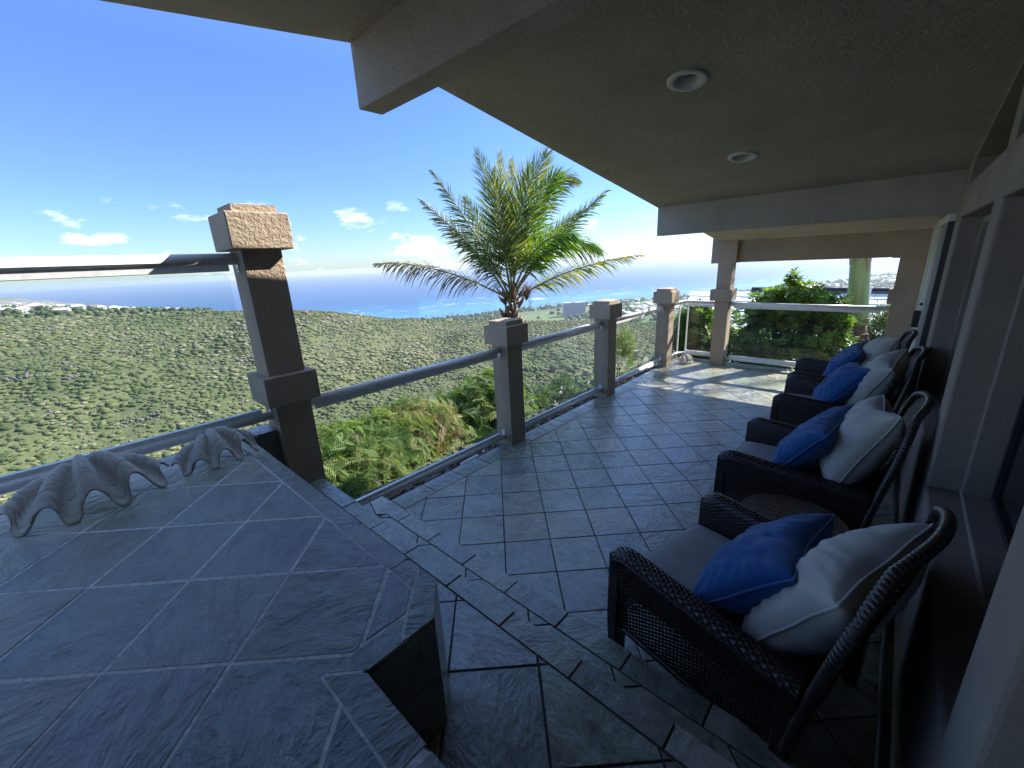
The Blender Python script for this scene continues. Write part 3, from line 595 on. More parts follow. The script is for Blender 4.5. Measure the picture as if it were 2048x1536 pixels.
for s in (-1, 1):
    weave(MB(), side_fn(s), 44, 66).build('arm_panel', WICKER, chair0, smooth=True, local=True)
    m = MB(); x0, x1 = sorted((s*.318, s*.396))
    m.add([(x0,.36,.0),(x1,.36,.0),(x1,.40,.0),(x0,.40,.0),(x0,.352,.25),(x1,.352,.25),(x1,.412,.25),(x0,.412,.25),(x0,.352,.585),(x1,.352,.585),(x1,.405,.585),(x0,.405,.585)],
          [(0,3,2,1),(8,9,10,11)] + [(k+i,k+(i+1)%4,k+4+(i+1)%4,k+4+i) for k in (0,4) for i in range(4)])
    m.build('leg', WICKER, chair0, local=True, bevel=.006)
    m = MB(); x0, x1 = sorted((s*.325, s*.392))
    m.add([(x0,-.36,0),(x1,-.36,0),(x1,-.31,0),(x0,-.31,0),(x0,-.36,.52),(x1,-.36,.52),(x1,-.30,.52),(x0,-.30,.52)], [(0,3,2,1),(4,5,6,7)] + [(i,(i+1)%4,4+(i+1)%4,4+i) for i in range(4)])
    m.build('leg', WICKER, chair0, local=True, bevel=.006)
    xx = s*.375
    MB().tube([(xx, y_, .20) for y_ in np.linspace(YB, YF, 5)], .013, 8).build('bottom_rail', WICKER, chair0, smooth=True, local=True)
    rim_tube([(s*.398, y_, float(ztop(y_))-.035) for y_ in np.linspace(YB+.01, YF-.01, 14)], .008, 60, 8).build('arm_braid', WICKER, chair0, smooth=True, local=True)
weave(MB(), back_fn, 40, 78).build('backrest', WICKER, chair0, smooth=True, local=True)
B_ = np.linspace(.08, 1, 26); left = back_fn(np.zeros_like(B_), B_); top_ = back_fn(np.linspace(0, 1, 22), np.ones(22))
pth = [tuple(p) for p in left] + [tuple(p) for p in top_[1:-1]] + [tuple(p) for p in back_fn(np.ones_like(B_), B_)[::-1]]
rim_tube(pth, .0185, 120, 14).build('back_rim', WICKER, chair0, smooth=True, local=True)
def apron(A, B): return np.stack([-.32+.64*A, .385+0*A, .21+.15*B], -1)
weave(MB(), apron, 34, 20).build('front_panel', WICKER, chair0, smooth=True, local=True)
MB().box(-.32,.32,-.33,.38,.345,.362).build('seat_deck', WICKER, chair0, local=True)
MB().box(-.31,.31,-.335,-.325,.2,.36).build('back_panel', WICKER, chair0, local=True)
def cushion(wx, y0, y1, z0, z1, n=26):
    vs = []; yc, hy = (y0+y1)/2, (y1-y0)/2; zc, hz_ = (z0+z1)/2, (z1-z0)/2; fs = []
    for side in (1, -1):
        for i in range(n+1):
            for j in range(n+1):
                s, t_ = -1+2*i/n, -1+2*j/n; s2 = math.copysign(1-(1-abs(s))**1.6, s); t2 = math.copysign(1-(1-abs(t_))**1.6, t_)
                e = ((1-abs(s2)**6)*(1-abs(t2)**6))**.35; cr_ = 1-.015*(abs(s2*t2))**6
                vs.append((wx*s2*cr_, yc+hy*t2*cr_, zc + side*hz_*(.35+.65*e) + side*.008*(1-s*s)*(1-t_*t_)))
    k = (n+1)**2
    for o_, fl in ((0, False), (k, True)):
        for i in range(n):
            for j in range(n):
                q = (o_+i*(n+1)+j, o_+(i+1)*(n+1)+j, o_+(i+1)*(n+1)+j+1, o_+i*(n+1)+j+1); fs.append(q[::-1] if fl else q)
    e = [i*(n+1) for i in range(n+1)] + [n*(n+1)+j for j in range(1, n+1)] + [i*(n+1)+n for i in range(n-1, -1, -1)] + [j for j in range(n-1, 0, -1)]
    for a in range(len(e)): b = (a+1) % len(e); fs.append((e[a], e[a]+k, e[b]+k, e[b]))
    return MB().add(vs, fs), [vs[i] for i in e], [vs[i+k] for i in e]
cm, e1, e2 = cushion(.300, -.33, .405, .365, .455)
cu = cm.build('seat_cushion', SEATF, chair0, smooth=True, local=True)
MB().tube(e1 + [e1[0]], .0055, 6, False).build('piping', SEATP, cu, smooth=True, local=True)

def make_pillow(name, w_, h_, th, fm, pm, label, group, seed, chopped=0.):
    """square scatter cushion: local X across, Z up, Y through the thickness"""
    n = 44; vs = []; fs = []; rr = random.Random(seed); o3 = Vector((rr.random()*50, rr.random()*50, 3))
    for side in (1, -1):
        for i in range(n+1):
            for j in range(n+1):
                s, t_ = -1+2*i/n, -1+2*j/n
                s = math.copysign(1-(1-abs(s))**1.35, s); t_ = math.copysign(1-(1-abs(t_))**1.35, t_)
                x = w_*s*(1-.085*(1-t_*t_)); z = h_*t_*(1-.085*(1-s*s))
                if chopped: z -= chopped*h_*max(0, t_)**1.5*math.exp(-(s/.32)**2)
                p = ((1-s*s)*(1-t_*t_)); T = th*p**.37
                ang = math.atan2(t_, s); rad = math.hypot(s, t_)
                wk = math.sin(ang*23 + 4*noise.noise(Vector((s*2, t_*2, 0))+o3))*.008*min(1, 5*p)*max(0, rad-.35)
                fold = noise.noise(Vector((s*1.9, t_*1.9, side*2.))+o3)*.017*min(1, 3*p) + noise.noise(Vector((s*7+t_*3, t_*3, side*5.))+o3)*.009*min(1, 3*p)
                cre = -.020*math.exp(-((s*.8+t_*.55-.25)/.06)**2)*min(1, 3*p)*(1 if noise.noise(Vector((s*2,t_*2,9))+o3) > 0 else .2)
                vs.append((x, side*(T + wk + fold + cre*(1 if side > 0 else .4)) + .008*noise.noise(Vector((s*1.5,t_*1.5,20))+o3), z))
    k = (n+1)**2
    for o_, fl in ((0, True), (k, False)):
        for i in range(n):
            for j in range(n):
                q = (o_+i*(n+1)+j, o_+(i+1)*(n+1)+j, o_+(i+1)*(n+1)+j+1, o_+i*(n+1)+j+1); fs.append(q[::-1] if fl else q)
    e = [i*(n+1) for i in range(n+1)] + [n*(n+1)+j for j in range(1, n+1)] + [i*(n+1)+n for i in range(n-1, -1, -1)] + [j for j in range(n-1, 0, -1)]
    for a in range(len(e)): b = (a+1) % len(e); fs.append((e[a], e[b], e[b]+k, e[a]+k))
    t = thing(name, (0,0,0), label, 'pillow', group)
    MB().add(vs, fs).build('cover', fm, t, smooth=True, local=True)
    ep = [((vs[i][0])*1.008, vs[i][1], vs[i][2]*1.008) for i in e]; ep = [tuple((Vector(ep[i-1])+Vector(ep[i])*2+Vector(ep[(i+1) % len(ep)]))/4) for i in range(len(ep))]
    MB().tube(ep + [ep[0]], .0052, 6, False).build('piping', pm, t, smooth=True, local=True)
    return t
# (front centre x, front y, turn, beige, blue offsets)
CH = [(1.80, .685, R(-13), 'first wicker armchair, nearest the camera, turned a little and half hidden by the step'),
      (3.075, .70, R(0), 'second wicker armchair from the camera, just past the round slatted table'),
      (4.52, .69, R(2), 'third wicker armchair, with a clear gap before it and one close behind'),
      (5.385, .74, R(3), 'farthest wicker armchair, closest to the white framed door')]
place = ['on the nearest armchair', 'on the second armchair, beyond the slatted table', 'on the third armchair', 'on the farthest armchair by the door']
for i, (cx, cy_, rz, lb) in enumerate(CH):
    ch = chair0 if i == 0 else copy_tree(chair0)
    Rz = Matrix.Rotation(rz, 4, 'Z'); ctr = Vector((cx, cy_, 0)) - Rz @ Vector((0, .40, 0)); ch.location = ctr; ch.rotation_euler = (0, 0, rz); ch['label'] = lb
    for kind in ('beige', 'blue'):
        if kind == 'beige':
            p = make_pillow('beige_pillow', .29, .275, .138, BEIGEF, BEIGEP, 'plump beige pillow leaning on the backrest '+place[i], 'beige pillows on the wicker armchairs', 20+i, .10 if i else .05)
            lp = Vector((-.02, -.295, .672)) if i == 0 else Vector((-.03+.01*i, -.262, .715)); tilt, rl, yaw = R([30, 24, 27, 22][i]), R([-6, 5, -7, 9][i]), R([-4, 6, -5, 4][i])
        else:
            p = make_pillow('blue_pillow', .28, .235, .112, BLUEF, BLUEP, 'royal blue pillow propped before the beige one '+place[i], 'blue pillows on the wicker armchairs', 40+i, .06)
            lp = Vector((.0, -.055, .632)) if i == 0 else Vector((.0, -.045, .665)); tilt, rl, yaw = R([44, 36, 40, 33][i]), R([4, -7, 9, -4][i]), R([5, -6, 7, -3][i])
        Mx = Matrix.Translation(ctr) @ Rz @ Matrix.Translation(lp) @ Matrix.Rotation(yaw, 4, 'Z') @ Matrix.Rotation(tilt, 4, 'X') @ Matrix.Rotation(rl, 4, 'Y')
        p.matrix_world = Mx; p.location = Mx.translation; p.rotation_euler = Mx.to_euler()
# round slatted side table
t = thing('side_table', (2.44, .24, 0), 'low round side table of dark slatted wood between the two nearest armchairs', 'table')
r0 = .235; z0 = .415; nsl = 9
for k in range(nsl):
    a = -r0 + 2*r0*k/nsl + .003; b = -r0 + 2*r0*(k+1)/nsl - .003
    p_ = [(2.44+x_, .24+s*math.sqrt(max(0, r0*r0-x_*x_))) for s, xs in ((1, np.linspace(b, a, 6)), (-1, np.linspace(a, b, 6))) for x_ in xs]
    MB().prism(p_, z0, z0+.018).build('slat', TEAK, t)
MB().lathe([(r0+.002,z0-.02),(r0+.02,z0-.02),(r0+.02,z0+.019),(r0+.002,z0+.019),(r0+.002,z0-.02)], 40, (2.44,.24)).build('rim', TEAK, t, smooth=False)
for a in (45, 135, 225, 315): MB().tube([(2.44+.2*math.cos(R(a)), .24+.2*math.sin(R(a)), 0), (2.44+.15*math.cos(R(a)), .24+.15*math.sin(R(a)), z0-.01)], .016, 8).build('leg', TEAK, t, smooth=True)

# ------------------------------------------------------------------ giant clam shells
def make_shell(loc, rz, L_, D_, H_, nf, seed, label, skew=0.):
    nu, nv = 150, 40; rr = random.Random(seed); ph = rr.random()*.6; vs = []; gr = []
    for j in range(nv+1):
        t_ = j/nv
        for i in range(nu+1):
            s = -1+2*i/nu; th = s*R(82)
            amp = (.80+.20*math.cos(s*1.35+skew))*1.12*(1+.18*math.sin(3.1*s+ph))
            q = nf*s*math.pi + ph + .35*math.sin(2*s+ph); wv = math.cos(q); wv = math.copysign(abs(wv)**.7, wv)
            rad = .07 + .93*t_; rad *= 1 - .07*wv*t_**1.6
            x = L_/2*(rad*math.sin(th)*.55 + rad*s*.5 ); y = -D_*(rad*math.cos(th*.72)-.35)
            dome = H_*1.12*(1 - t_**2.8)*(.50+.50*math.cos(s*1.35))*min(1, .35+2.2*t_)
            z = dome + H_*.56*amp*t_**.8*(.5+.5*wv) + .004*math.sin(t_*95+2*wv)*t_ + .0035*noise.noise(Vector((x*40, y*40, seed)))
            z = max(z, .002 if t_ > .9 else -.01)
            vs.append((x, y, z)); gr.append(t_)
    fs = [(j*(nu+1)+i, j*(nu+1)+i+1, (j+1)*(nu+1)+i+1, (j+1)*(nu+1)+i) for j in range(nv) for i in range(nu)]
    o = MB().add(vs, fs).build('clam_shell', SHELL, None, smooth=True)
    a = o.data.attributes.new('growth', 'FLOAT', 'POINT'); a.data.foreach_set('value', gr)
    so_ = o.modifiers.new('shell', 'SOLIDIFY'); so_.thickness = .009; so_.offset = -1
    o.location = loc; o.rotation_euler = (0, 0, rz); return tag(o, label, 'shell', 'giant clam shells set out on the slate')
make_shell((-.085, 2.56, LZ+.004), R(4), .545, .31, .165, 4.3, 3, 'largest fluted clam shell, rust stained, on the slate ledge farthest left', .15)
make_shell((.40, 2.60, LZ+.004), R(8), .40, .23, .125, 4.3, 8, 'middle sized white clam shell on the ledge beside the tall post', -.1)
make_shell((7.24, 2.60, .004), R(-25), .30, .2, .11, 4.0, 12, 'smallest clam shell, lying on the deck floor by the corner column', 0.)

# ------------------------------------------------------------------ land and sea
def az_of(px): d = ray(px, 540); return math.atan2(d.y, d.x) - HEAD
def horiz_tan(px, py): d = ray(px, py); return -d.z/math.hypot(d.x, d.y)
SEA = -200.
rt_ = [(-400,645,640),(0,640,640),(200,634,640),(400,625,620),(500,622,600),(600,622,600),(680,628,620),(760,638,640),(850,642,660),(1000,643,690),(1170,641,720),(1300,646,760),(1500,642,820),(1900,640,850),(2600,660,850)]
RA = np.array([az_of(p[0]) for p in rt_]); RT = np.array([horiz_tan(p[0], p[1]) for p in rt_]); RD = np.array([p[2] for p in rt_], float)
sh = [(-400,600),(600,632),(700,636),(800,640),(860,638),(930,631),(1000,624),(1074,615),(1200,606),(1300,598),(1400,592),(1500,582),(1581,571),(1640,566),(1706,559),(1745,552),(1803,545),(1900,539),(2300,520)]
SA = np.array([az_of(p[0]) for p in sh]); SR = np.array([(CAM_H-SEA)/max(.012, horiz_tan(p[0], p[1])) for p in sh])
SR[:3] = 900; SR[0] = 700
order = np.argsort(RA)[::-1]; RAi, RTi, RDi = RA[order][::-1], RT[order][::-1], RD[order][::-1]
o2 = np.argsort(SA); SAi, SRi = SA[o2], SR[o2]; o1 = np.argsort(RA); RAi, RTi, RDi = RA[o1], RT[o1], RD[o1]
def fbm(x, y, sc, oc=4, seed=0):
    out = np.zeros_like(x); a = 1.; r_ = np.random.default_rng(seed)
    for k in range(oc):
        for _ in range(3):
            t_ = r_.random()*6.28; p_ = r_.random()*6.28; out += a*np.sin((x*np.cos(t_)+y*np.sin(t_))/sc*6.28+p_)/3
        a *= .5; sc *= .47
    return out
pt_ = [(-400,620),(0,621),(200,623),(330,626),(400,628),(470,632),(600,636)]; PA = np.array([az_of(p[0]) for p in pt_]); PT = np.array([horiz_tan(p[0], p[1]) for p in pt_]); PT = PT[np.argsort(PA)]; PA = np.sort(PA)
def terrain(x, y):
    x = np.asarray(x, float); y = np.asarray(y, float)
    r = np.hypot(x, y)+1e-6; az = np.arctan2(y, x)-HEAD; az = (az+np.pi) % (2*np.pi)-np.pi
    rd = np.interp(az, RAi, RDi); zt = CAM_H - np.interp(az, RAi, RTi)*rd
    leftness = np.clip((az-az_of(700))/(az_of(0)-az_of(700)), 0, 1)
    b = 330-70*leftness; zb = -128.
    t_ = np.clip((r-b)/(rd-b), 0, 1); prof = t_**.82
    up = zb + (zt-zb)*(prof*.75+.25*t_*t_*(3-2*t_))
    up += (fbm(x, y, 260, 4, 5)*5.5 + fbm(x, y, 60, 3, 9)*1.6)*np.clip(t_*4, 0, 1)*np.clip((1-t_)*2.2, 0, 1)
    # beyond the ridge: a plateau with streets on the left, a fall to the coastal plain elsewhere
    plat = np.clip((az-az_of(560))/(az_of(400)-az_of(560)), 0, 1)
    top_t = np.interp(az, PA, PT); zp = zt + (CAM_H - top_t*r - zt)*np.clip((r-rd)/80, 0, 1)
    zp = np.where(r > 1150, zp - (r-1150)*.6, zp)
    fall = zt - (r-rd)*.38
    beyond = plat*zp + (1-plat)*fall
    z = np.where(r > rd, beyond, up)
    shr = np.interp(az, SAi, SRi); plain = SEA + np.clip((shr-r)/60, -3, 1)*1.5 + np.clip((shr-r)/1500, 0, 1)*14
    z = np.maximum(z, plain)
    d = np.maximum(np.maximum(y-3.05, x-7.9), 0)
    d = np.where((y < 3.05) & (x < 7.9), 0, d)
    near = -.16 - .10*np.clip(d, 0, .5) - .62*np.maximum(d-.5, 0) + fbm(x, y, 9, 3, 2)*.25*np.clip(d-.8, 0, 1)
    return np.maximum(near, z)
m = mat('hill_scrub_ground', (.1,.1,.05), .95, spec=.1); P_ = wpos(m)
a = tex(m, P_, .035, 6, .62); b = tex(m, P_, .22, 6, .65); c = tex(m, wpos(m, (1,1,3)), .05, 5, .6, 1.0)
cl = ramp(m, b, [(.3, (.055,.07,.03)), (.46, (.08,.096,.042)), (.6, (.11,.118,.058)), (.72, (.17,.155,.10))]).outputs[0]
cl = mixc(m, ramp(m, a, [(.38, (0,0,0)), (.62, (.7,.7,.7))]).outputs[0], cl, (.115,.125,.055))
cl = mixc(m, ramp(m, c, [(.60, (0,0,0)), (.68, (.85,.85,.85))]).outputs[0], cl, (.12,.10,.085)); colr(m, cl); ln(m, bump(m, b, .8, 2.), BS(m).inputs['Normal'])
HILLM = m
m = mat('coastal_plain', (.1,.12,.05), .95, spec=.1); P_ = wpos(m)
a = tex(m, P_, .006, 4, .6); b = tex(m, P_, .03, 6, .7)
cl = ramp(m, b, [(.32, (.04,.065,.03)), (.5, (.085,.11,.05)), (.62, (.16,.16,.11)), (.74, (.3,.28,.24))]).outputs[0]
cl = mixc(m, ramp(m, a, [(.40, (0,0,0)), (.50, (.9,.9,.9))]).outputs[0], cl, (.105,.155,.055)); colr(m, cl); PLAINM = m
na_, nr = 300, 300
azs = np.linspace(R(-82), R(82), na_); rs = np.concatenate([np.linspace(2.2, 12, 40), np.geomspace(12.4, 200, 70), np.linspace(203, 1300, 150), np.geomspace(1330, 7500, 40)]); nr = len(rs)
AA, RR = np.meshgrid(azs+HEAD, rs, indexing='ij'); X, Y = RR*np.cos(AA), RR*np.sin(AA); Z = terrain(X, Y)
vs = np.stack([X, Y, Z], -1).reshape(-1, 3)
fs = [(i*nr+j, (i+1)*nr+j, (i+1)*nr+j+1, i*nr+j+1) for i in range(na_-1) for j in range(nr-1)]
me = bpy.data.meshes.new('hillside'); me.from_pydata(vs.tolist(), [], [f[::-1] for f in fs]); me.materials.append(HILLM); me.materials.append(PLAINM)
zc_ = Z[:-1, :-1].ravel(); me.polygons.foreach_set('material_index', (zc_ < -150).astype(np.int32)); me.polygons.foreach_set('use_smooth', np.ones(len(fs), bool)); me.update()
hill = bpy.data.objects.new('hillside', me); C.objects.link(hill); tag(hill, kind='structure')
# sea: flat sheet that ends where the horizon is seen
m = mat('sea_water', (.01,.05,.12), .5, spec=.25); P_ = wpos(m)
at = nd(m, 'ShaderNodeAttribute', attribute_name='shallow'); big = tex(m, wpos(m, (1,1,1)), .0012, 4, .6, .6)
sm = nd(m, 'ShaderNodeMath', operation='MULTIPLY_ADD'); sm.inputs[1].default_value = .35; ln(m, big, sm.inputs[0]); ln(m, at.outputs['Fac'], sm.inputs[2])
cl = ramp(m, sm.outputs[0], [(.12, (.010,.065,.17)), (.45, (.012,.08,.19)), (.8, (.025,.13,.24)), (1.1, (.05,.18,.26))]).outputs[0]
foam = tex(m, wpos(m, (1,1,1), (0,0,.9)), .008, 6, .75, 1.5)
fo = nd(m, 'ShaderNodeAttribute', attribute_name='surf'); fr_ = ramp(m, foam, [(.56, (0,0,0)), (.62, (1,1,1))])
fm_ = nd(m, 'ShaderNodeMath', operation='MULTIPLY'); ln(m, fr_.outputs[0], fm_.inputs[0]); ln(m, fo.outputs['Fac'], fm_.inputs[1])
cl = mixc(m, fm_.outputs[0], cl, (.75,.78,.8)); colr(m, cl)
wv = tex(m, wpos(m, (1,1,1)), .06, 6, .7); ln(m, bump(m, wv, .45, 1.2), BS(m).inputs['Normal']); SEAM = m
RS = (CAM_H-SEA)/horiz_tan(1024, 530)
azs = np.linspace(R(-89), R(89), 240); rs = np.concatenate([np.linspace(500, 6000, 160), np.geomspace(6100, RS, 40)]); nr = len(rs)
AA, RR = np.meshgrid(azs+HEAD, rs, indexing='ij'); X, Y = RR*np.cos(AA), RR*np.sin(AA)
vs = np.stack([X, Y, np.full_like(X, SEA)], -1).reshape(-1, 3); shr = np.interp(AA-HEAD, SAi, SRi); shr = np.where(AA-HEAD > az_of(830), 1350+ (AA-HEAD-az_of(830))*1200, shr)
d = (RR-shr)
sha = np.clip(1-d/1400, 0, 1).ravel(); wob = 90*np.sin(AA*31)+60*np.sin(AA*71+1); srf = (np.exp(-((d-430-wob)/70)**2)*.95 + np.exp(-((d-700-2*wob)/60)**2)*.7 + np.exp(-((d-20)/25)**2)*.6).ravel()
me = bpy.data.meshes.new('sea'); nr_ = nr; me.from_pydata(vs.tolist(), [], [(i*nr_+j, i*nr_+j+1, (i+1)*nr_+j+1, (i+1)*nr_+j) for i in range(239) for j in range(nr_-1)])
for nm, val in (('shallow', sha), ('surf', np.clip(srf, 0, 1))):
    a_ = me.attributes.new(nm, 'FLOAT', 'POINT'); a_.data.foreach_set('value', val.astype(np.float32))
me.materials.append(SEAM); me.update(); o = bpy.data.objects.new('sea', me); C.objects.link(o); tag(o, kind='structure')
# scrub on the hill
ico = bmesh.new(); bmesh.ops.create_icosphere(ico, subdivisions=1, radius=1); ico.verts.ensure_lookup_table()
IV = [tuple(v_.co) for v_ in ico.verts]; IF = [tuple(q.index for q in f.verts) for f in ico.faces]; ico.free()
ico = bmesh.new(); bmesh.ops.create_icosphere(ico, subdivisions=2, radius=1); ico.verts.ensure_lookup_table()
IV2 = [tuple(v_.co*(1+.35*noise.noise(v_.co*2.3))) for v_ in ico.verts]; IF2 = [tuple(q.index for q in f.verts) for f in ico.faces]; ico.free()
SCRUB = mat('scrub_foliage', (.08,.1,.035), .95, spec=.08); at = nd(SCRUB, 'ShaderNodeAttribute', attribute_name='rnd'); big = tex(SCRUB, wpos(SCRUB), .012, 4, .6)
ad = nd(SCRUB, 'ShaderNodeMath', operation='MULTIPLY_ADD'); ad.inputs[1].default_value = 2.0; ln(SCRUB, big, ad.inputs[0]); ln(SCRUB, at.outputs['Fac'], ad.inputs[2]); a2 = nd(SCRUB, 'ShaderNodeMath', operation='SUBTRACT'); a2.inputs[1].default_value = 1.0; ln(SCRUB, ad.outputs[0], a2.inputs[0])
c1 = ramp(SCRUB, a2.outputs[0], [(0, (.050,.068,.028)), (.35, (.078,.098,.038)), (.65, (.112,.125,.05)), (.85, (.15,.152,.075)), (1, (.21,.19,.13))]).outputs[0]
fn_ = tex(SCRUB, wpos(SCRUB), 1.1, 4, .7); c1 = mixc(SCRUB, 1., c1, ramp(SCRUB, fn_, [(.3, (.7,.7,.7)), (.7, (1.25,1.25,1.25))]).outputs[0], 'MULTIPLY'); colr(SCRUB, c1); ln(SCRUB, bump(SCRUB, fn_, .6, .4), BS(SCRUB).inputs['Normal'])
def scrub(n, r0_, r1_, s0, s1, tv, tf, name, lb):
    rr = np.sqrt(rng.uniform(r0_**2, r1_**2, n)); aa = rng.uniform(R(-62), R(58), n)+HEAD
    x, y = rr*np.cos(aa), rr*np.sin(aa); dens = fbm(x, y, 90, 4, 21)+.6*fbm(x, y, 25, 3, 4)
    rd = np.interp(aa-HEAD, RAi, RDi); keep = (dens > rng.normal(-1.2, .5, n)) & (rr < rd+25)
    x, y = x[keep], y[keep]; z = terrain(x, y); k = z > -150; x, y, z = x[k], y[k], z[k]
    s = rng.uniform(s0, s1, len(x))*rng.choice([.6, 1, 1.5], len(x))*(1+.25*fbm(x, y, 140, 3, 77)); S = np.stack([s, s*rng.uniform(.8,1.2,len(x)), s*rng.uniform(.25,.50,len(x))], 1)
    an = rng.uniform(0, 6.28, len(x)); Rm = np.zeros((len(x),3,3)); Rm[:,0,0] = np.cos(an); Rm[:,0,1] = -np.sin(an); Rm[:,1,0] = np.sin(an); Rm[:,1,1] = np.cos(an); Rm[:,2,2] = 1
    o = scatter_mesh(name, tv, tf, np.stack([x,y,z+s*.06],1), Rm, S, SCRUB, smooth=True); tag(o, lb, 'scrub', kind='stuff')
scrub(17000, 60, 330, .9, 2.3, IV2, IF2, 'scrub', 'low green kiawe scrub covering the near valley slopes')
scrub(92000, 300, 870, .9, 2.2, IV, IF, 'scrub', 'dense grey green scrub covering the hillside across the valley')
# rock outcrops in bands across the hill
ROCK = mat('lava_rock', (.11,.095,.08), .9); t_ = tex(ROCK, wpos(ROCK), 1.2, 5, .7); colr(ROCK, ramp(ROCK, t_, [(.3, (.045,.04,.036)), (.7, (.19,.165,.14))]).outputs[0])
P_ = []; 
for k in range(60):
    r_ = rng.uniform(230, 640); a_ = rng.uniform(R(-5), R(55))+HEAD; n = int(rng.integers(8, 40)); L0 = rng.uniform(4, 16)
    for q in range(n):
        da = rng.normal(0, L0)/r_; dr = rng.normal(0, 1.3); P_.append(((r_+dr)*math.cos(a_+da), (r_+dr)*math.sin(a_+da)))
P_ = np.array(P_); z = terrain(P_[:,0], P_[:,1]); s = rng.uniform(.5, 1.5, len(P_))
o = scatter_mesh('rock_outcrops', IV, IF, np.stack([P_[:,0],P_[:,1],z+s*.55],1), rots(rng.normal(size=(len(P_),3))), np.stack([s*1.3,s,s*.8],1), ROCK); tag(o, 'bands of dark lava rock showing through the hillside scrub', 'rocks', kind='stuff')
# far trees, palms and roofs of the coastal plain
TREEM = mat('far_tree_foliage', (.04,.065,.025), .95, spec=.1); at = nd(TREEM, 'ShaderNodeAttribute', attribute_name='rnd'); colr(TREEM, ramp(TREEM, at.outputs['Fac'], [(0, (.03,.05,.022)), (.6, (.055,.08,.032)), (1, (.10,.12,.05))]).outputs[0])
def plain_points(n, r0_, r1_, a0, a1):
    rr = rng.uniform(r0_, r1_, n); aa = rng.uniform(a1, a0, n)+HEAD; x, y = rr*np.cos(aa), rr*np.sin(aa); z = terrain(x, y); shr = np.interp(aa-HEAD, SAi, SRi); k = (z < -150) & (rr < shr-8); return x[k], y[k], z[k], rr[k], shr[k]
x, y, z, rr, shr = plain_points(17000, 900, 4600, az_of(780), az_of(2000)); dens = fbm(x, y, 420, 3, 8) + fbm(x, y, 120, 2, 3)*.6; k = (dens > rng.normal(.0, .25, len(x))) | (shr-rr < 130)
x, y, z = x[k], y[k], z[k]; s = rng.uniform(4, 10, len(x)); o = scatter_mesh('coastal_trees', IV, IF, np.stack([x,y,z+s*.5],1), rots(rng.normal(size=(len(x),3))), np.stack([s,s,s*.75],1), TREEM); tag(o, 'dark trees scattered over the coastal plain', 'trees', kind='stuff')
# tall palms along the shore: thin trunk with a tuft
pv = [(-.3,0,0),(.3,0,0),(.2,0,15),(-.2,0,15),(0,-.3,0),(0,.3,0),(0,.2,15),(0,-.2,15)]; pf = [(0,1,2,3),(4,5,6,7)]
for q in range(7):
    a_ = q*math.pi*2/7; b_ = len(pv); pv += [(0,0,15.2),(2.2*math.cos(a_)-.5*math.sin(a_),2.2*math.sin(a_)+.5*math.cos(a_),16.2),(4*math.cos(a_),4*math.sin(a_),14),(2.2*math.cos(a_)+.5*math.sin(a_),2.2*math.sin(a_)-.5*math.cos(a_),16.2)]; pf.append((b_,b_+1,b_+2,b_+3))
aa = rng.uniform(az_of(1500), az_of(840), 240); rr = np.interp(aa, SAi, SRi)-rng.uniform(10, 120, 240); aa += HEAD; x, y = rr*np.cos(aa), rr*np.sin(aa); z = terrain(x, y); s = rng.uniform(.7, 1.25, 240); an = rng.uniform(0,6.28,240); Rm = np.zeros((240,3,3)); Rm[:,0,0]=np.cos(an); Rm[:,0,1]=-np.sin(an); Rm[:,1,0]=np.sin(an); Rm[:,1,1]=np.cos(an); Rm[:,2,2]=1
o = scatter_mesh('shore_palms', pv, pf, np.stack([x,y,z],1), Rm, s, TREEM); tag(o, 'row of tall thin palms along the distant shoreline', 'palms', kind='stuff')
HW = mat('house_white', (.62,.6,.56), .8); HR = mat('house_roof', (.42,.38,.35), .8); HR2 = mat('house_roof_brown', (.24,.15,.11), .85); HG = mat('house_window', (.05,.06,.07), .3)
hv = [(-.5,-.5,0),(.5,-.5,0),(.5,.5,0),(-.5,.5,0),(-.5,-.5,.6),(.5,-.5,.6),(.5,.5,.6),(-.5,.5,.6),(-.58,-.58,.58),(.58,-.58,.58),(.58,.58,.58),(-.58,.58,.58),(-.25,0,1),(.25,0,1)]
hf = [(0,1,5,4),(1,2,6,5),(2,3,7,6),(3,0,4,7),(8,9,13,12),(9,10,13),(10,11,12,13),(11,8,12)]
x, y, z, rr, shr = plain_points(2600, 1500, 6800, az_of(1180), az_of(2000)); s = rng.uniform(9, 20, len(x)); an = rng.uniform(0,6.28,len(x)); Rm = np.zeros((len(x),3,3)); Rm[:,0,0]=np.cos(an); Rm[:,0,1]=-np.sin(an); Rm[:,1,0]=np.sin(an); Rm[:,1,1]=np.cos(an); Rm[:,2,2]=1
FARH = mat('far_town', (.4,.38,.35), .9); at = nd(FARH, 'ShaderNodeAttribute', attribute_name='rnd'); colr(FARH, ramp(FARH, at.outputs['Fac'], [(0, (.2,.17,.15)), (.5, (.36,.33,.3)), (1, (.6,.58,.55))]).outputs[0])
o = scatter_mesh('far_town', hv, hf, np.stack([x,y,z],1), Rm, np.stack([s*1.3,s,s*.5],1), FARH); tag(o, 'pale roofs of the distant coastal town', 'town', kind='stuff')
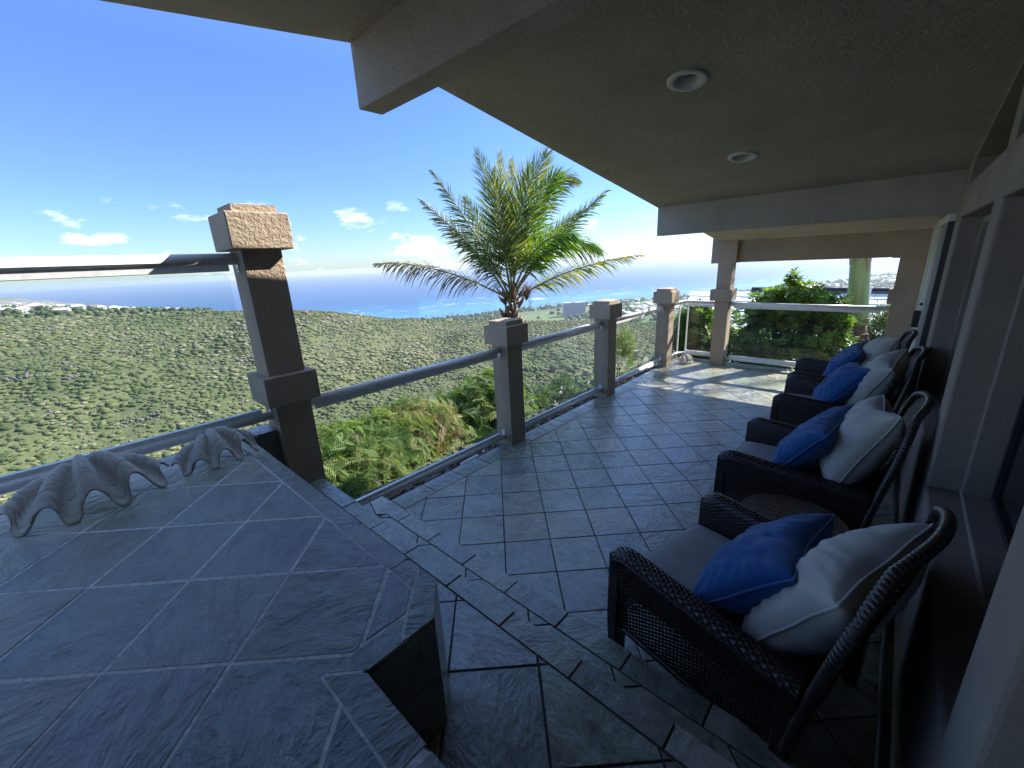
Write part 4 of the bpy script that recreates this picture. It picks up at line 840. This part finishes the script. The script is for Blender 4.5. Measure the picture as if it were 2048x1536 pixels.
# headland far left
def head_h(px, r_): return 0
hx = np.linspace(-500, 145, 60); rows = []; rsH = np.linspace(4150, 6200, 26)
for px in hx:
    a_ = az_of(px)+HEAD; k = max(0., min(1., (145-px)/330.)); topz = SEA + 210*k**.75*(1+.05*math.sin(px*.11))
    for r_ in rsH:
        q = (r_-4150-500*(1-k))/(2050-500*(1-k)); q = max(0, min(1, q)); rows.append((r_*math.cos(a_), r_*math.sin(a_), SEA-2 + (topz-SEA)*math.sin(math.pi*min(1, q*1.05))**.8 + (3 if q > 0 else 0)))
m = mat('headland_slope', (.11,.10,.07), .95); t_ = tex(m, wpos(m), .01, 6, .65); colr(m, ramp(m, t_, [(.35, (.07,.08,.045)), (.65, (.17,.145,.10))]).outputs[0])
n = len(rsH); tag(MB().add(rows, [(i*n+j, i*n+j+1, (i+1)*n+j+1, (i+1)*n+j) for i in range(59) for j in range(n-1)]).build('headland', m, None, smooth=True), kind='structure')
pts = []; 
for k in range(260):
    px = rng.uniform(-150, 140); q = rng.uniform(.04, .34)**1.1; kk = max(0, min(1, (145-px)/330)); r_ = 4150+500*(1-kk)+q*1300; a_ = az_of(px)+HEAD; topz = SEA+210*kk**.75; qq = (r_-4150-500*(1-kk))/(2050-500*(1-kk)); pts.append((r_*math.cos(a_), r_*math.sin(a_), SEA+(topz-SEA)*math.sin(math.pi*min(1,qq*1.05))**.8))
s = rng.uniform(12, 24, len(pts)); o = scatter_mesh('headland_houses', hv, hf, pts, np.repeat(np.eye(3)[None], len(pts), 0), np.stack([s*1.4,s,s*.5],1), FARH); tag(o, 'pale houses at the foot of the far headland', 'houses', kind='stuff')
# hotel block by the shore
pa, pb = at_dist(1128, 622, 1480), at_dist(1171, 621, 1500); zc_ = float(terrain(pa.x, pa.y)); hd = (pb-pa); wd = math.hypot(hd.x, hd.y); ang = math.atan2(hd.y, hd.x)
t = thing('hotel_building', (pa.x, pa.y, zc_), 'long pale blue-grey hotel block standing by the shore', 'building', rz=ang)
HB = mat('hotel_wall', (.42,.44,.47), .8); HBD = mat('hotel_window', (.16,.2,.26), .4)
hh = (CAM_H-horiz_tan(1150, 605)*1490)-zc_
MB().box(0, wd, 0, 26, 0, hh).build('wall', HB, t, local=True); MB().box(wd*.42, wd*.55, 6, 20, hh, hh+4).build('roof_plant', HB, t, local=True)
w0 = MB().box(0, wd/18*.62, -.5, 0, 0, hh*.9).build('window_bay', HBD, t, local=True)
for k in range(18):
    o = w0 if k == 0 else w0.copy()
    if k: C.objects.link(o); o.parent = t
    o.location = (wd*(k+.2)/18, 0, hh*.05)
for k in range(9): MB().box(-.3, wd+.3, -1.1, -.5, hh*(k+1)/10-.35, hh*(k+1)/10+.35).build('balcony', HB, t, local=True)
# houses along the ridge on the left, one by one
def small_house(px, py, dist, wpx, hue, k):
    P = at_dist(px, py, dist); zz = float(terrain(P.x, P.y)); wm = wpx*dist/F_PX*.8
    t = thing('ridge_house', (P.x, P.y, zz-1.), '', 'house', 'houses along the ridge on the left', rz=math.atan2(P.y, P.x)+math.pi/2+rng.uniform(-.5,.5))
    hgt = rng.uniform(3.2, 5.5)
    MB().box(-wm/2, wm/2, -5, 5, 0, hgt).build('wall', HW, t, local=True)
    MB().add([(-wm/2-.8,-5.8,hgt),(wm/2+.8,-5.8,hgt),(wm/2+.8,5.8,hgt),(-wm/2-.8,5.8,hgt),(-wm/4,0,hgt+2.4),(wm/4,0,hgt+2.4)], [(0,1,5,4),(1,2,5),(2,3,4,5),(3,0,4),(0,3,2,1)]).build('roof', hue, t, local=True)
    for q in (-.3, 0, .3): MB().box(wm*q-1.2, wm*q+1.2, 5, 5.12, 1., 2.6).build('window', HG, t, local=True); MB().box(wm*q-1.2, wm*q+1.2, -5.12, -5, 1., 2.6).build('window', HG, t, local=True)
    return t
hs_ = [(14,633,690,20),(48,634,680,16),(75,631,720,22),(110,633,690,13),(127,637,670,22),(150,629,740,14),(163,633,720,15),(192,629,760,20),(206,634,700,12),(232,633,730,11),(252,631,760,14),(276,631,760,18),(300,629,780,12),(330,631,760,10),(352,629,790,10)]
for k in range(95):
    hs_.append((rng.uniform(-5, 385), rng.uniform(618, 630), rng.uniform(740, 1130), rng.uniform(6, 13)))
lab = {0:'pale house at the left frame edge on the ridge',4:'largest pale house standing lowest on the left ridge',8:'narrow bright house just right of the lowest ridge house'}
for k, (px, py, ds, wp) in enumerate(hs_):
    h_ = small_house(px, py, ds, wp, [HR, HW, HR, HR2][k % 4], k)
    h_['label'] = lab.get(k, ['tiny grey roofed house among the many crowded along the left ridge', 'tiny white roofed house among the many crowded along the left ridge', 'tiny grey roofed house among the many crowded along the left ridge', 'tiny brown roofed house among the many crowded along the left ridge'][k % 4])
# trees between those houses
n = 900; aa = rng.uniform(az_of(400), az_of(-30), n)+HEAD; rr = rng.uniform(640, 1130, n); x, y = rr*np.cos(aa), rr*np.sin(aa); z = terrain(x, y); s = rng.uniform(1.6, 4.2, n)
o = scatter_mesh('ridge_trees', IV, IF, np.stack([x,y,z+s*.5],1), rots(rng.normal(size=(n,3))), s, TREEM); tag(o, 'dark garden trees between the houses on the ridge', 'trees', kind='stuff')
# trees gathered along the valley floor
n = 900; aa = rng.uniform(az_of(1420), az_of(980), n)+HEAD; rr = rng.uniform(300, 460, n)**1.; x, y = rr*np.cos(aa), rr*np.sin(aa); dn = fbm(x, y, 70, 3, 31); k = dn > rng.normal(.1, .3, n); x, y = x[k], y[k]; z = terrain(x, y); s = rng.uniform(1.8, 4.6, len(x))
o = scatter_mesh('valley_trees', IV2, IF2, np.stack([x,y,z+s*.5],1), rots(rng.normal(size=(len(x),3))), np.stack([s,s,s*.8],1), TREEM); tag(o, 'dark tree crowns gathered along the valley floor', 'trees', kind='stuff')
# a few houses on the valley floor seen between the posts
for k, (px, py, wp) in enumerate([(1085,797,26),(1108,788,24),(1135,779,22),(1160,775,20),(1062,806,22),(1182,770,18),(1240,760,22),(1265,752,18),(1150,790,18)]):
    P = None
    d_ = ray(px, py); 
    for r_ in np.arange(40, 700, 2.):
        q = at_dist(px, py, r_)
        if q.z < float(terrain(q.x, q.y)): P = q; break
    if P is None: continue
    wm = wp*r_/F_PX*1.25
    t = thing('valley_house', (P.x, P.y, P.z-.5), ['white walled house with a brown roof in the small valley floor cluster', 'white walled house with a white roof in the small valley floor cluster', 'white walled house with a grey roof in the small valley floor cluster'][k % 3], 'house', 'houses on the valley floor', rz=rng.uniform(0, 3))
    MB().box(-wm/2, wm/2, -wm*.3, wm*.3, 0, 2.8).build('wall', HW, t, local=True)
    MB().add([(-wm/2-.5,-wm*.3-.5,2.8),(wm/2+.5,-wm*.3-.5,2.8),(wm/2+.5,wm*.3+.5,2.8),(-wm/2-.5,wm*.3+.5,2.8),(-wm/4,0,4.4),(wm/4,0,4.4)], [(0,1,5,4),(1,2,5),(2,3,4,5),(3,0,4),(0,3,2,1)]).build('roof', [HR2, HW, HR][k % 3], t, local=True)

# ------------------------------------------------------------------ planting round the deck
# cinder gravel along the deck edge
n = 5200; x = rng.uniform(-3, 7.9, n); y = 2.87+np.abs(rng.normal(0, .22, n)); z = -.10-.12*np.clip(y-2.9, 0, 1)+rng.uniform(-.03, .05, n); s = rng.uniform(.010, .030, n)
GRAV = mat('cinder_gravel', (.1,.07,.05), .95); at = nd(GRAV, 'ShaderNodeAttribute', attribute_name='rnd'); colr(GRAV, ramp(GRAV, at.outputs['Fac'], [(0, (.05,.035,.03)), (.5, (.16,.10,.07)), (.9, (.25,.18,.13)), (1, (.4,.36,.3))]).outputs[0])
o = scatter_mesh('gravel', IV, IF, np.stack([x,y,z],1), rots(rng.normal(size=(n,3))), np.stack([s,s*.8,s*.6],1), GRAV); tag(o, 'red brown cinder gravel along the edge of the deck', 'gravel', kind='stuff')
SOIL = mat('soil_bank', (.1,.07,.045), .95); t_ = tex(SOIL, wpos(SOIL), 14, 6, .7); colr(SOIL, ramp(SOIL, t_, [(.3, (.04,.03,.022)), (.7, (.16,.11,.075))]).outputs[0])
b_ = [(-4,2.86,-.06),(7.9,2.86,-.06),(7.9,3.35,-.17),(-4,3.35,-.17)]
tag(MB().add(b_, [(0,1,2,3)]).build('gravel_bed', SOIL), kind='structure')
t = thing('drain_pipe', (2.62, 2.88, -.03), 'short white plastic pipe end lying by the deck edge under the rail', 'pipe')
MB().tube([(2.30,2.872,-.012),(2.52,2.875,-.010)], .022, 10).build('pipe', PLATE, t, smooth=True); MB().tube([(2.60,2.872,-.01),(2.60,2.872,.022)], .013, 10).build('cap', PLATE, t, smooth=True)

def frond_template(n=9, ln_=.055, w_=.011, L0=.30, droop=.08):
    v_, f = [], []
    for k in range(n):
        y = L0*(.15+.85*k/(n-1)); z = -droop*(y/L0)**2; l_ = ln_*(1-.35*abs(2*k/(n-1)-.8))
        for s in (-1, 1):
            b = len(v_); v_ += [(0,y-w_/2,z),(s*l_*.55,y+.012,z-.004),(s*l_,y+.028,z-.014),(s*l_*.5,y+w_+.008,z-.003)]; f.append((b,b+1,b+2,b+3) if s > 0 else (b+3,b+2,b+1,b))
    b = len(v_); v_ += [(-.002,0,0),(.002,0,0),(.0015,L0,-droop),(-.0015,L0,-droop)]; f.append((b,b+1,b+2,b+3))
    return v_, f
def rosette(n=8, l_=.10, w_=.032, up=.7):
    v_, f = [], []
    for k in range(n):
        a = k*2.4; c, s = math.cos(a), math.sin(a); q = up*(1-.25*(k % 3)); L2 = l_*(1-.12*(k % 3))
        def P(r_, sd, h): return (c*r_ - s*sd, h, s*r_ + c*sd)
        b = len(v_); v_ += [P(.004,0,0), P(L2*.5,-w_/2,L2*q*.55), P(L2*.62,0,L2*q*.60-.006), P(L2*.5,w_/2,L2*q*.55), P(L2,0,L2*q*.72)]
        f += [(b,b+2,b+1),(b,b+3,b+2),(b+1,b+2,b+4),(b+2,b+3,b+4)]
    return v_, f
def lance(n=7, l_=.13, w_=.013):
    v_, f = [], []
    for k in range(n):
        y = .02*k; a = k*2.1; c, s = math.cos(a)*.55, math.sin(a)*.55; b = len(v_)
        v_ += [(0,y,0),(c*l_*.5+s*w_,y+l_*.45,s*l_*.5-c*w_),(c*l_,y+l_*.8,s*l_),(c*l_*.5-s*w_,y+l_*.45,s*l_*.5+c*w_)]; f.append((b,b+1,b+2,b+3))
    return v_, f
def shrub(name, label, cat, blobs, tmpl, n, mt, base, group=None, updir=.5, smin=.8, smax=1.3, rbias=None, skew=0, flat=False):
    """leafy shrub: blobs = (centre, radii, weight); leaves point outwards; branches reach to each blob"""
    t = thing(name, base, label, cat, group)
    ws = np.array([b[2] for b in blobs], float); ws /= ws.sum(); idx = rng.choice(len(blobs), n, p=ws)
    cs = np.array([b[0] for b in blobs], float)[idx]; rd = np.array([b[1] for b in blobs], float)[idx]
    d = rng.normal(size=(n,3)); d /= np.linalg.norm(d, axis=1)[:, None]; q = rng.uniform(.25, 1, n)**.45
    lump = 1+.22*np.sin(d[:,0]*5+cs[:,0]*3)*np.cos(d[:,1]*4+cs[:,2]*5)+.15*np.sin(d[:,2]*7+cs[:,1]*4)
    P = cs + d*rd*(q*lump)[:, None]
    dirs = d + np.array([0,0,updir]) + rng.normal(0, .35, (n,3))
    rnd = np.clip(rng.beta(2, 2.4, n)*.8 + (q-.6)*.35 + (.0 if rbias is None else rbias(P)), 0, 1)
    if flat:
        tg = np.cross(d, rng.normal(size=(n,3))); tg /= np.linalg.norm(tg, axis=1)[:, None]+1e-9; dirs = tg + .45*d + np.array([0,0,updir-.25]); Rr = rots(dirs, d + np.array([0,0,.9]) + rng.normal(0,.3,(n,3)))
    else: Rr = rots(dirs)
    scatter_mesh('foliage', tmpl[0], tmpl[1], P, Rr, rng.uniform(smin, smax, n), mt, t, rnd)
    bm_ = MB(); base = Vector(base)
    for (c, r_, _) in blobs:
        c = Vector(c); k = base.lerp(c, .5) + Vector((random.uniform(-.1,.1), random.uniform(-.1,.1), 0)); bm_.tube([base, k, c, c+Vector((0,0,r_[2]*.7))], [.03,.02,.01,.003], 6)
        for _ in range(14):
            e = c + Vector([random.gauss(0, .45)*r_[i] for i in range(3)]); bm_.tube([k.lerp(c, random.random()), (c+e)/2, e], [.008,.005,.002], 4)
    bm_.build('branches', BARK, t, smooth=True)
    return t
def dist_pt(px, py, d): p = at_dist(px, py, d); return (p.x, p.y, p.z)
# feathery shrub under the first glass panel, dry seed pods on its middle
FT = frond_template(7, .060, .019, .17, .05); dry = lambda c, r_: (lambda P: .55*(np.linalg.norm((P-np.array(c)), axis=1) < r_)*(rng.random(len(P)) < .42))
A_ = dist_pt(720, 940, 4.6)
shrub('feathery_shrub', 'bright green feathery shrub with dry brown seed pods below the first glass panel', 'shrub',
      [(dist_pt(700,930,4.6),(.55,.55,.42),1.2), (dist_pt(770,900,4.8),(.55,.6,.45),1.3), (dist_pt(660,985,4.2),(.35,.4,.3),.6), (dist_pt(830,860,5.2),(.5,.5,.42),1.1), (dist_pt(870,890,5.2),(.5,.5,.35),.9), (dist_pt(750,960,4.3),(.5,.4,.35),.8), (dist_pt(700,1000,4.1),(.4,.4,.3),.7), (dist_pt(790,850,5.2),(.22,.22,.2),.3), (dist_pt(730,880,5.),(.22,.22,.2),.25)],
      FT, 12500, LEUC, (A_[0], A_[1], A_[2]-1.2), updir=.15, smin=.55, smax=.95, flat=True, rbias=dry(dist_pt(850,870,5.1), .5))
shrub('feathery_shrub', 'darker green feathery shrub rising against the first short post', 'shrub',
      [(dist_pt(950,830,6.0),(.55,.55,.5),1.3), (dist_pt(985,790,6.2),(.4,.4,.35),.8), (dist_pt(900,860,5.8),(.45,.45,.35),.8), (dist_pt(1000,850,6.2),(.6,.5,.5),1), (dist_pt(945,880,5.6),(.5,.4,.3),.6)],
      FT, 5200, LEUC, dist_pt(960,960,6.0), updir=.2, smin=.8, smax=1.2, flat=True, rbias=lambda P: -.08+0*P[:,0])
LT = lance()
shrub('oleander_shrub', 'pale narrow leaved shrub seen through the second glass panel', 'shrub',
      [(dist_pt(1080,850,8.),(.8,.7,.36),1), (dist_pt(1140,828,8.6),(.7,.6,.42),1), (dist_pt(1185,815,9.2),(.7,.6,.34),.7), (dist_pt(1060,870,7.6),(.6,.6,.34),.6), (dist_pt(1128,785,8.6),(.18,.18,.28),.12), (dist_pt(1085,805,8.2),(.16,.16,.22),.1)],
      LT, 3400, OLEA, dist_pt(1120,900,8.4), updir=.7, smin=.7, smax=1.2)
shrub('yellow_shrub', 'thin yellow green sapling behind the third glass panel', 'shrub',
      [(dist_pt(1238,725,10.5),(.28,.28,.5),1), (dist_pt(1250,690,10.5),(.16,.16,.3),.5)], LT, 330, LEUC, dist_pt(1236,770,10.5), updir=1., smin=.7, smax=1.2, rbias=lambda P: .1+0*P[:,0])
RO = rosette(9, .13, .042)
shrub('glossy_hedge', 'dense glossy leaved hedge filling the view behind the end railing', 'hedge',
      [((8.75,1.75,.15),(.5,.45,.7),1.2), ((8.9,1.30,.50),(.42,.34,.62),1.1), ((8.8,1.35,-.2),(.6,.6,.6),1.), ((8.8,.85,.0),(.5,.45,.6),1.0), ((8.9,.98,.68),(.34,.26,.42),.6), ((8.9,1.42,1.0),(.24,.17,.46),.6), ((8.85,1.12,.95),(.22,.18,.36),.45), ((8.85,1.68,.80),(.26,.2,.36),.5), ((8.9,1.95,.72),(.2,.16,.32),.35), ((8.8,2.15,.2),(.45,.4,.6),.9), ((8.8,.42,-.25),(.5,.4,.55),.7), ((8.5,1.4,-.55),(.7,1.2,.45),.9), ((8.5,.4,-.7),(.6,.6,.5),.4), ((8.9,.72,.72),(.22,.17,.36),.35), ((8.85,.80,.35),(.35,.3,.4),.5)],
      RO, 2200, GLOSSY, (8.9, 1.3, -1.3), updir=.9, smin=.7, smax=1.2)
shrub('glossy_shrub', 'taller glossy shrub standing behind the corner railing left of the column', 'shrub',
      [((9.0,3.1,.15),(.5,.5,.65),1), ((9.0,2.75,-.1),(.5,.5,.6),1), ((9.0,3.3,-.5),(.6,.5,.5),.7), ((8.9,2.9,.55),(.22,.2,.3),.3)],
      RO, 1700, GLOSSY, (9.0, 3.0, -1.3), updir=.9, smin=.7, smax=1.15)
shrub('oleander_shrub', 'sunlit pale shrub beside the end pier, right of the smooth green trunk', 'shrub',
      [((10.2,.02,.1),(.4,.35,.6),1), ((10.3,-.3,.2),(.4,.35,.5),1)], LT, 1700, OLEA, (10.2, -.1, -1.2), updir=1., smin=.8, smax=1.3, rbias=lambda P: .12+0*P[:,0])

# ------------------------------------------------------------------ palms
def frond(parent, base, mid, tip, mt, ll=.5, start=.16, npair=62, droop=.35, side=None, wid=.030, both=True, lift=.0, dens=1.):
    """coconut frond: a curved rachis with two ranks of leaflets"""
    base, mid, tip = Vector(base), Vector(mid), Vector(tip); m = MB()
    def pt(t_): return base*(1-t_)**2 + mid*2*t_*(1-t_) + tip*t_*t_
    o = MB().tube([pt(k/14) for k in range(15)], [.022*(1-k/14)**.8+.003 for k in range(15)], 6).build('frond', RACH, parent, smooth=True)
    vs, fs, rn = [], [], []
    face = Vector(side) if side is not None else None
    for k in range(int(npair)):
        t_ = start + (1-start)*(k+random.random()*.6)/npair; p = pt(t_); d = (pt(min(1, t_+.02))-pt(t_-.02)).normalized()
        sx = d.cross(Vector((0,0,1))) if face is None else d.cross(face)
        sx = sx.normalized() if sx.length > 1e-3 else Vector((1,0,0)); sx = Matrix.Rotation(random.uniform(-.6,.6), 3, d) @ sx; upn = sx.cross(d).normalized()
        env = math.sin(math.pi*min(1, .14+.86*((t_-start)/(1-start)))**.75)**.6 if t_ < .999 else .2
        for s in (-1, 1):
            if random.random() > dens: continue
            l_ = ll*max(.28, env)*random.uniform(.85, 1.1); ang = R(52 - 30*t_ + random.uniform(-7, 7)); q = (d*math.cos(ang) + sx*s*math.sin(ang) + upn*random.uniform(.0, .35)+Vector((0,0,lift))).normalized()
            w_ = wid*random.uniform(.8, 1.1); wdir = (d*.8 - upn*.5*s*0 + upn*.3).normalized(); b = len(vs)
            drp = droop*random.uniform(.5, 1.4)
            for u_, ww in ((0,.35),(.3,1),(.68,.75),(1,.06)):
                c = p + q*l_*u_ + Vector((0,0,-1))*drp*l_*u_*u_; vs += [c - wdir*w_*ww*.5, c + wdir*w_*ww*.5]
            fs += [(b,b+1,b+3,b+2),(b+2,b+3,b+5,b+4),(b+4,b+5,b+7,b+6)]; rn += [random.random()]*8
    off = offset(parent); me = bpy.data.meshes.new('leaflets'); me.from_pydata([(v_.x-off.x, v_.y-off.y, v_.z-off.z) for v_ in vs], [], fs); a = me.attributes.new('rnd', 'FLOAT', 'POINT'); a.data.foreach_set('value', rn); me.materials.append(mt)
    l = bpy.data.objects.new('leaflets', me); C.objects.link(l); l.parent = o
    return o
D0 = 8.6; pb = Vector(dist_pt(1022, 612, D0)); foot = Vector((pb.x+.15, pb.y+.2, float(terrain(pb.x, pb.y))-.3))
palm = thing('coconut_palm', foot, 'young coconut palm with wide feathery crown rising behind the first short post', 'palm tree')
m = MB(); K = 26; pth = []; rr_ = []
for k in range(K+1):
    q = k/K; pth.append(foot.lerp(pb, q)); rr_.append(.15 - .03*q + .012*(k % 2))
m.tube(pth, rr_, 14).build('trunk', BARK, palm, smooth=True)
def pp(px, py, dd=0): return dist_pt(px, py, D0+dd)
heart = Vector(pp(1025, 600))
FR = [  # tip, middle, leaflet material, length, droop, depth of middle and tip, start
 ((753,527,0),(880,520,.1),PALMD,.42,.75,.22,48,None), ((842,400,.3),(935,480,.1),PALMD,.42,.30,.2,60,None), ((864,342,-.5),(960,470,-.3),PALM,.48,.30,.2,62,None),
 ((953,300,.5),(1000,430,.3),PALM,.55,.05,.2,62,'cam'), ((1000,305,.3),(1002,440,.2),PALMY,.42,-.05,.25,56,'cam'), ((1022,318,.6),(1030,420,.4),PALMY,.40,0,.3,50,'cam'),
 ((1095,305,-.6),(1008,430,-.7),PALM,.75,.02,.15,84,'cam'), ((1118,345,-.2),(1045,400,-.3),PALMG,.72,.12,.15,84,'cam'), ((1152,355,.5),(1075,330,.4),PALM,.60,.35,.2,70,'cam'),
 ((1212,382,0),(1110,470,0),PALM,.46,.25,.22,64,None), ((1165,420,.9),(1080,470,.7),PALM,.48,.25,.2,60,None), ((1200,500,-.5),(1095,440,-.4),PALMG,.62,.55,.2,70,None),
 ((1150,470,-.9),(1070,450,-.9),PALMG,.60,.40,.2,66,'cam'), ((1284,510,.2),(1120,530,0),PALMY,.42,.45,.2,60,None), ((930,395,.8),(975,470,.7),PALM,.50,.15,.25,52,'cam'),
 ((905,455,-.9),(975,520,-.7),PALM,.50,.55,.2,56,None), ((1060,330,1.),(1050,430,.8),PALM,.55,.1,.2,56,'cam'), ((985,345,-.8),(1000,470,-.8),PALM,.66,.08,.18,70,'cam')]
tc_ = (Vector((0,0,CAM_H))-heart).normalized()
for (tp, md, mt, ll, dr, st, npair, fc) in FR:
    b0 = heart + Vector((random.uniform(-.08,.08), random.uniform(-.08,.08), random.uniform(-.05,.12)))
    frond(palm, b0, pp(*md), pp(*tp), mt, ll, st, int(npair*1.6), dr, (tc_*.75 + Vector((0,0,.65))) if fc is None else tc_, .026)
# fibrous old leaf bases and a spent flower stalk
m = MB()
for k in range(46):
    a = random.uniform(0, 6.28); z = random.uniform(-.75, .15); r_ = .13; c = heart + Vector((math.cos(a)*r_, math.sin(a)*r_, z)); e = c + Vector((math.cos(a)*random.uniform(.06,.22), math.sin(a)*random.uniform(.06,.22), random.uniform(.08,.30)))
    m.tube([c, (c+e)/2+Vector((math.cos(a)*.03, math.sin(a)*.03, 0)), e], [.035,.026,.008], 5)
m.build('leaf_bases', FIBRE, palm, smooth=True)
m = MB(); c0 = Vector(pp(1052, 588, -.3))
for k in range(60):
    e = c0 + Vector((random.gauss(.05,.10), random.gauss(0,.10), random.gauss(.05,.13))); m.tube([c0+Vector((0,0,-.12)), (c0+e)/2+Vector((0,0,.04)), e], [.007,.005,.004], 4)
m.build('flower_stalk', FIBRE, palm, smooth=True)
# smooth palm with a green crownshaft behind the end railing
x0_, y0_ = 9.5, .49
sp = thing('smooth_palm', (x0_, .42, -1.4), 'palm with a thick smooth pale green stem above brown ringed fibres behind the end railing', 'palm tree')
ln_ = lambda z: (x0_, .42+.095*(z-.05), z)
MB().tube([ln_(z) for z in (-1.4,-.9,-.4,0,.35,.62)], [.17,.165,.160,.158,.150,.146], 24).build('trunk', BARK, sp, smooth=True)
MB().tube([ln_(z) for z in (.48,.55,.8,1.2,1.6,2.0,2.5,2.9)], [.150,.162,.158,.150,.145,.140,.125,.09], 32).build('crownshaft', CSHAFT, sp, smooth=True)
m = MB()
for k in range(70):
    a = random.uniform(0, 6.28); z = random.uniform(-.9, .60); c = Vector(ln_(z)); da = random.uniform(.5, 1.3); 
    m.tube([c + Vector((math.cos(a+da*q)*.168, math.sin(a+da*q)*.168, random.uniform(-.015,.015)+.03*math.sin(q*3))) for q in (0,.33,.66,1)], [.006,.017,.015,.005], 5)
m.build('bark_fibres', FIBRE, sp, smooth=True)
SPATHE = mat('dry_spathe', (.42,.36,.30), .8)
for q, (a, l_) in enumerate([(3.3, .42), (4.1, .62), (2.7, .5)]):
    c = Vector(ln_(2.02)); d = Vector((math.cos(a), math.sin(a), 0)); MB().tube([c+d*.14+Vector((0,0,.1)), c+d*.20+Vector((0,0,-l_*.35)), c+d*.19+Vector((0,0,-l_))], [.045,.05,.012], 8).build('spathe', SPATHE, sp, smooth=True)
for k in range(7):
    a = k*2*math.pi/7+.2; b0 = Vector(ln_(2.9)); d = Vector((math.cos(a), math.sin(a), 0)); frond(sp, b0, b0+d*1.0+Vector((0,0,1.3)), b0+d*2.2+Vector((0,0,.5)), PALM, .5, .15, 60, .5)

# ------------------------------------------------------------------ neighbour's house: white tiled roof below the far end
RT_ = mat('white_roof_tile', (.8,.79,.77), .7); t_ = tex(RT_, wpos(RT_), 2.5, 5, .65); colr(RT_, ramp(RT_, t_, [(.3, (.68,.68,.67)), (.65, (.86,.85,.83))]).outputs[0])
nb = thing('neighbour_house', (15, 2, -3), 'neighbouring house with a bright white tiled roof beyond the hedge', 'house')
RA_, RB_ = on_x(1381, 583, 15.2), on_x(1850, 581, 15.2); zr0 = RA_.z
yl, yr = RA_.y, -2.5; xr, xe = 15.2, 10.9; ze = zr0-1.75
nrow, ncol = 15, 24; m = MB()
for i in range(nrow):
    q0, q1 = i/nrow, (i+1)/nrow
    for j in range(ncol):
        yq = yl*(1-.24*(q0+q1)/2); a0, a1 = yq+(yr-yq)*j/ncol, yq+(yr-yq)*(j+1)/ncol
        xa, za = xr+(xe-xr)*q0, zr0+(ze-zr0)*q0; xb, zb_ = xr+(xe-xr)*(q1+.012), zr0+(ze-zr0)*(q1+.012)
        dz = random.uniform(-.004,.004); g_ = .006
        m.add([(xa,a0-g_,za+.012+dz),(xa,a1+g_,za+.012+dz),(xb,a1+g_,zb_+.040+dz),(xb,a0-g_,zb_+.040+dz),(xb,a1+g_,zb_+.0),(xb,a0-g_,zb_+.0)], [(0,3,2,1),(3,5,4,2)])
o = m.build('roof_tiles', RT_, nb); o['kind'] = 'stuff'
MB().add([(xr,yl,zr0),(xr,yr,zr0),(xe,yr,ze),(xe,yl*.76,ze),(xr,yl,zr0-.14),(xr,yr,zr0-.14),(xe,yr,ze-.14),(xe,yl*.76,ze-.14)], [(0,3,2,1),(4,5,6,7),(0,1,5,4),(1,2,6,5),(2,3,7,6),(3,0,4,7)]).build('roof_deck', RT_, nb)
MB().prism([(xe+.5,yr+.3),(xr+2,yr+.3),(xr+2,yl-.4),(xe+.5,yl*.76-.3)], -6, ze-.1).build('wall', HW, nb)
MB().tube([(xr+.02,1.9+1.6,zr0+.11),(xr+.02,yr,zr0+.11)], .045, 8).build('ridge_pipe', DARKF, nb, smooth=True)
MB().box(xr-.05,xr+.1,yr,3.5,zr0+.0,zr0+.07).build('ridge_fascia', mat('brown_fascia', (.14,.11,.09), .8), nb)
for y_ in (2.9,1.75,.55,-.6): MB().box(xr-.06,xr+.06,y_,y_+.03,zr0+.0,zr0+.18).build('pipe_clip', PLATE, nb)

# lawn terrace with a low wall below the third panel
LAWN = mat('lawn', (.10,.12,.05), .95); t_ = tex(LAWN, wpos(LAWN), 3, 6, .7); colr(LAWN, ramp(LAWN, t_, [(.3, (.07,.09,.04)), (.7, (.15,.16,.08))]).outputs[0])
Pa, Pb, Pc_, Pd = [at_dist(*q) for q in ((1235,712,26),(1275,712,26),(1262,745,19.5),(1215,745,19.5))]
zt_ = min(Pa.z, Pb.z)-.3
tr_ = thing('terrace_wall', (Pb.x, Pb.y, zt_-1), 'low pale wall edging a grass terrace below the third glass panel', 'wall')
d_ = (Pb-Pa); d_.z = 0; d_.normalize(); nrm = Vector((-d_.y, d_.x, 0))
a_, b_ = Vector((Pa.x,Pa.y,0)), Vector((Pb.x,Pb.y,0))
MB().prism([(a_.x,a_.y),(b_.x,b_.y),((b_+nrm*.3).x,(b_+nrm*.3).y),((a_+nrm*.3).x,(a_+nrm*.3).y)], zt_-1, zt_+.55).build('wall', STUCCO, tr_)
MB().prism([((a_-nrm*.05).x,(a_-nrm*.05).y),((b_-nrm*.05).x,(b_-nrm*.05).y),((b_+nrm*.35).x,(b_+nrm*.35).y),((a_+nrm*.35).x,(a_+nrm*.35).y)], zt_+.55, zt_+.63).build('coping', WALLM, tr_)
tag(MB().prism([(a_.x,a_.y),(b_.x,b_.y),(Pc_.x,Pc_.y),(Pd.x,Pd.y)], zt_-1.5, zt_+.05).build('lawn', LAWN), kind='structure')

# ------------------------------------------------------------------ sea air
HZ = bpy.data.materials.new('sea_haze'); HZ.use_nodes = True; n = HZ.node_tree.nodes; n.clear(); o_ = n.new('ShaderNodeOutputMaterial'); pv_ = n.new('ShaderNodeVolumePrincipled')
pv_.inputs['Color'].default_value = (.80,.88,1,1); pv_.inputs['Density'].default_value = .00008; pv_.inputs['Anisotropy'].default_value = .3
HZ.node_tree.links.new(pv_.outputs[0], o_.inputs['Volume'])
tag(MB().box(-24000,24000,-24000,24000,SEA-2,4.6).build('haze', HZ), 'thin pale sea haze over the valley and the coast', 'haze', kind='stuff')
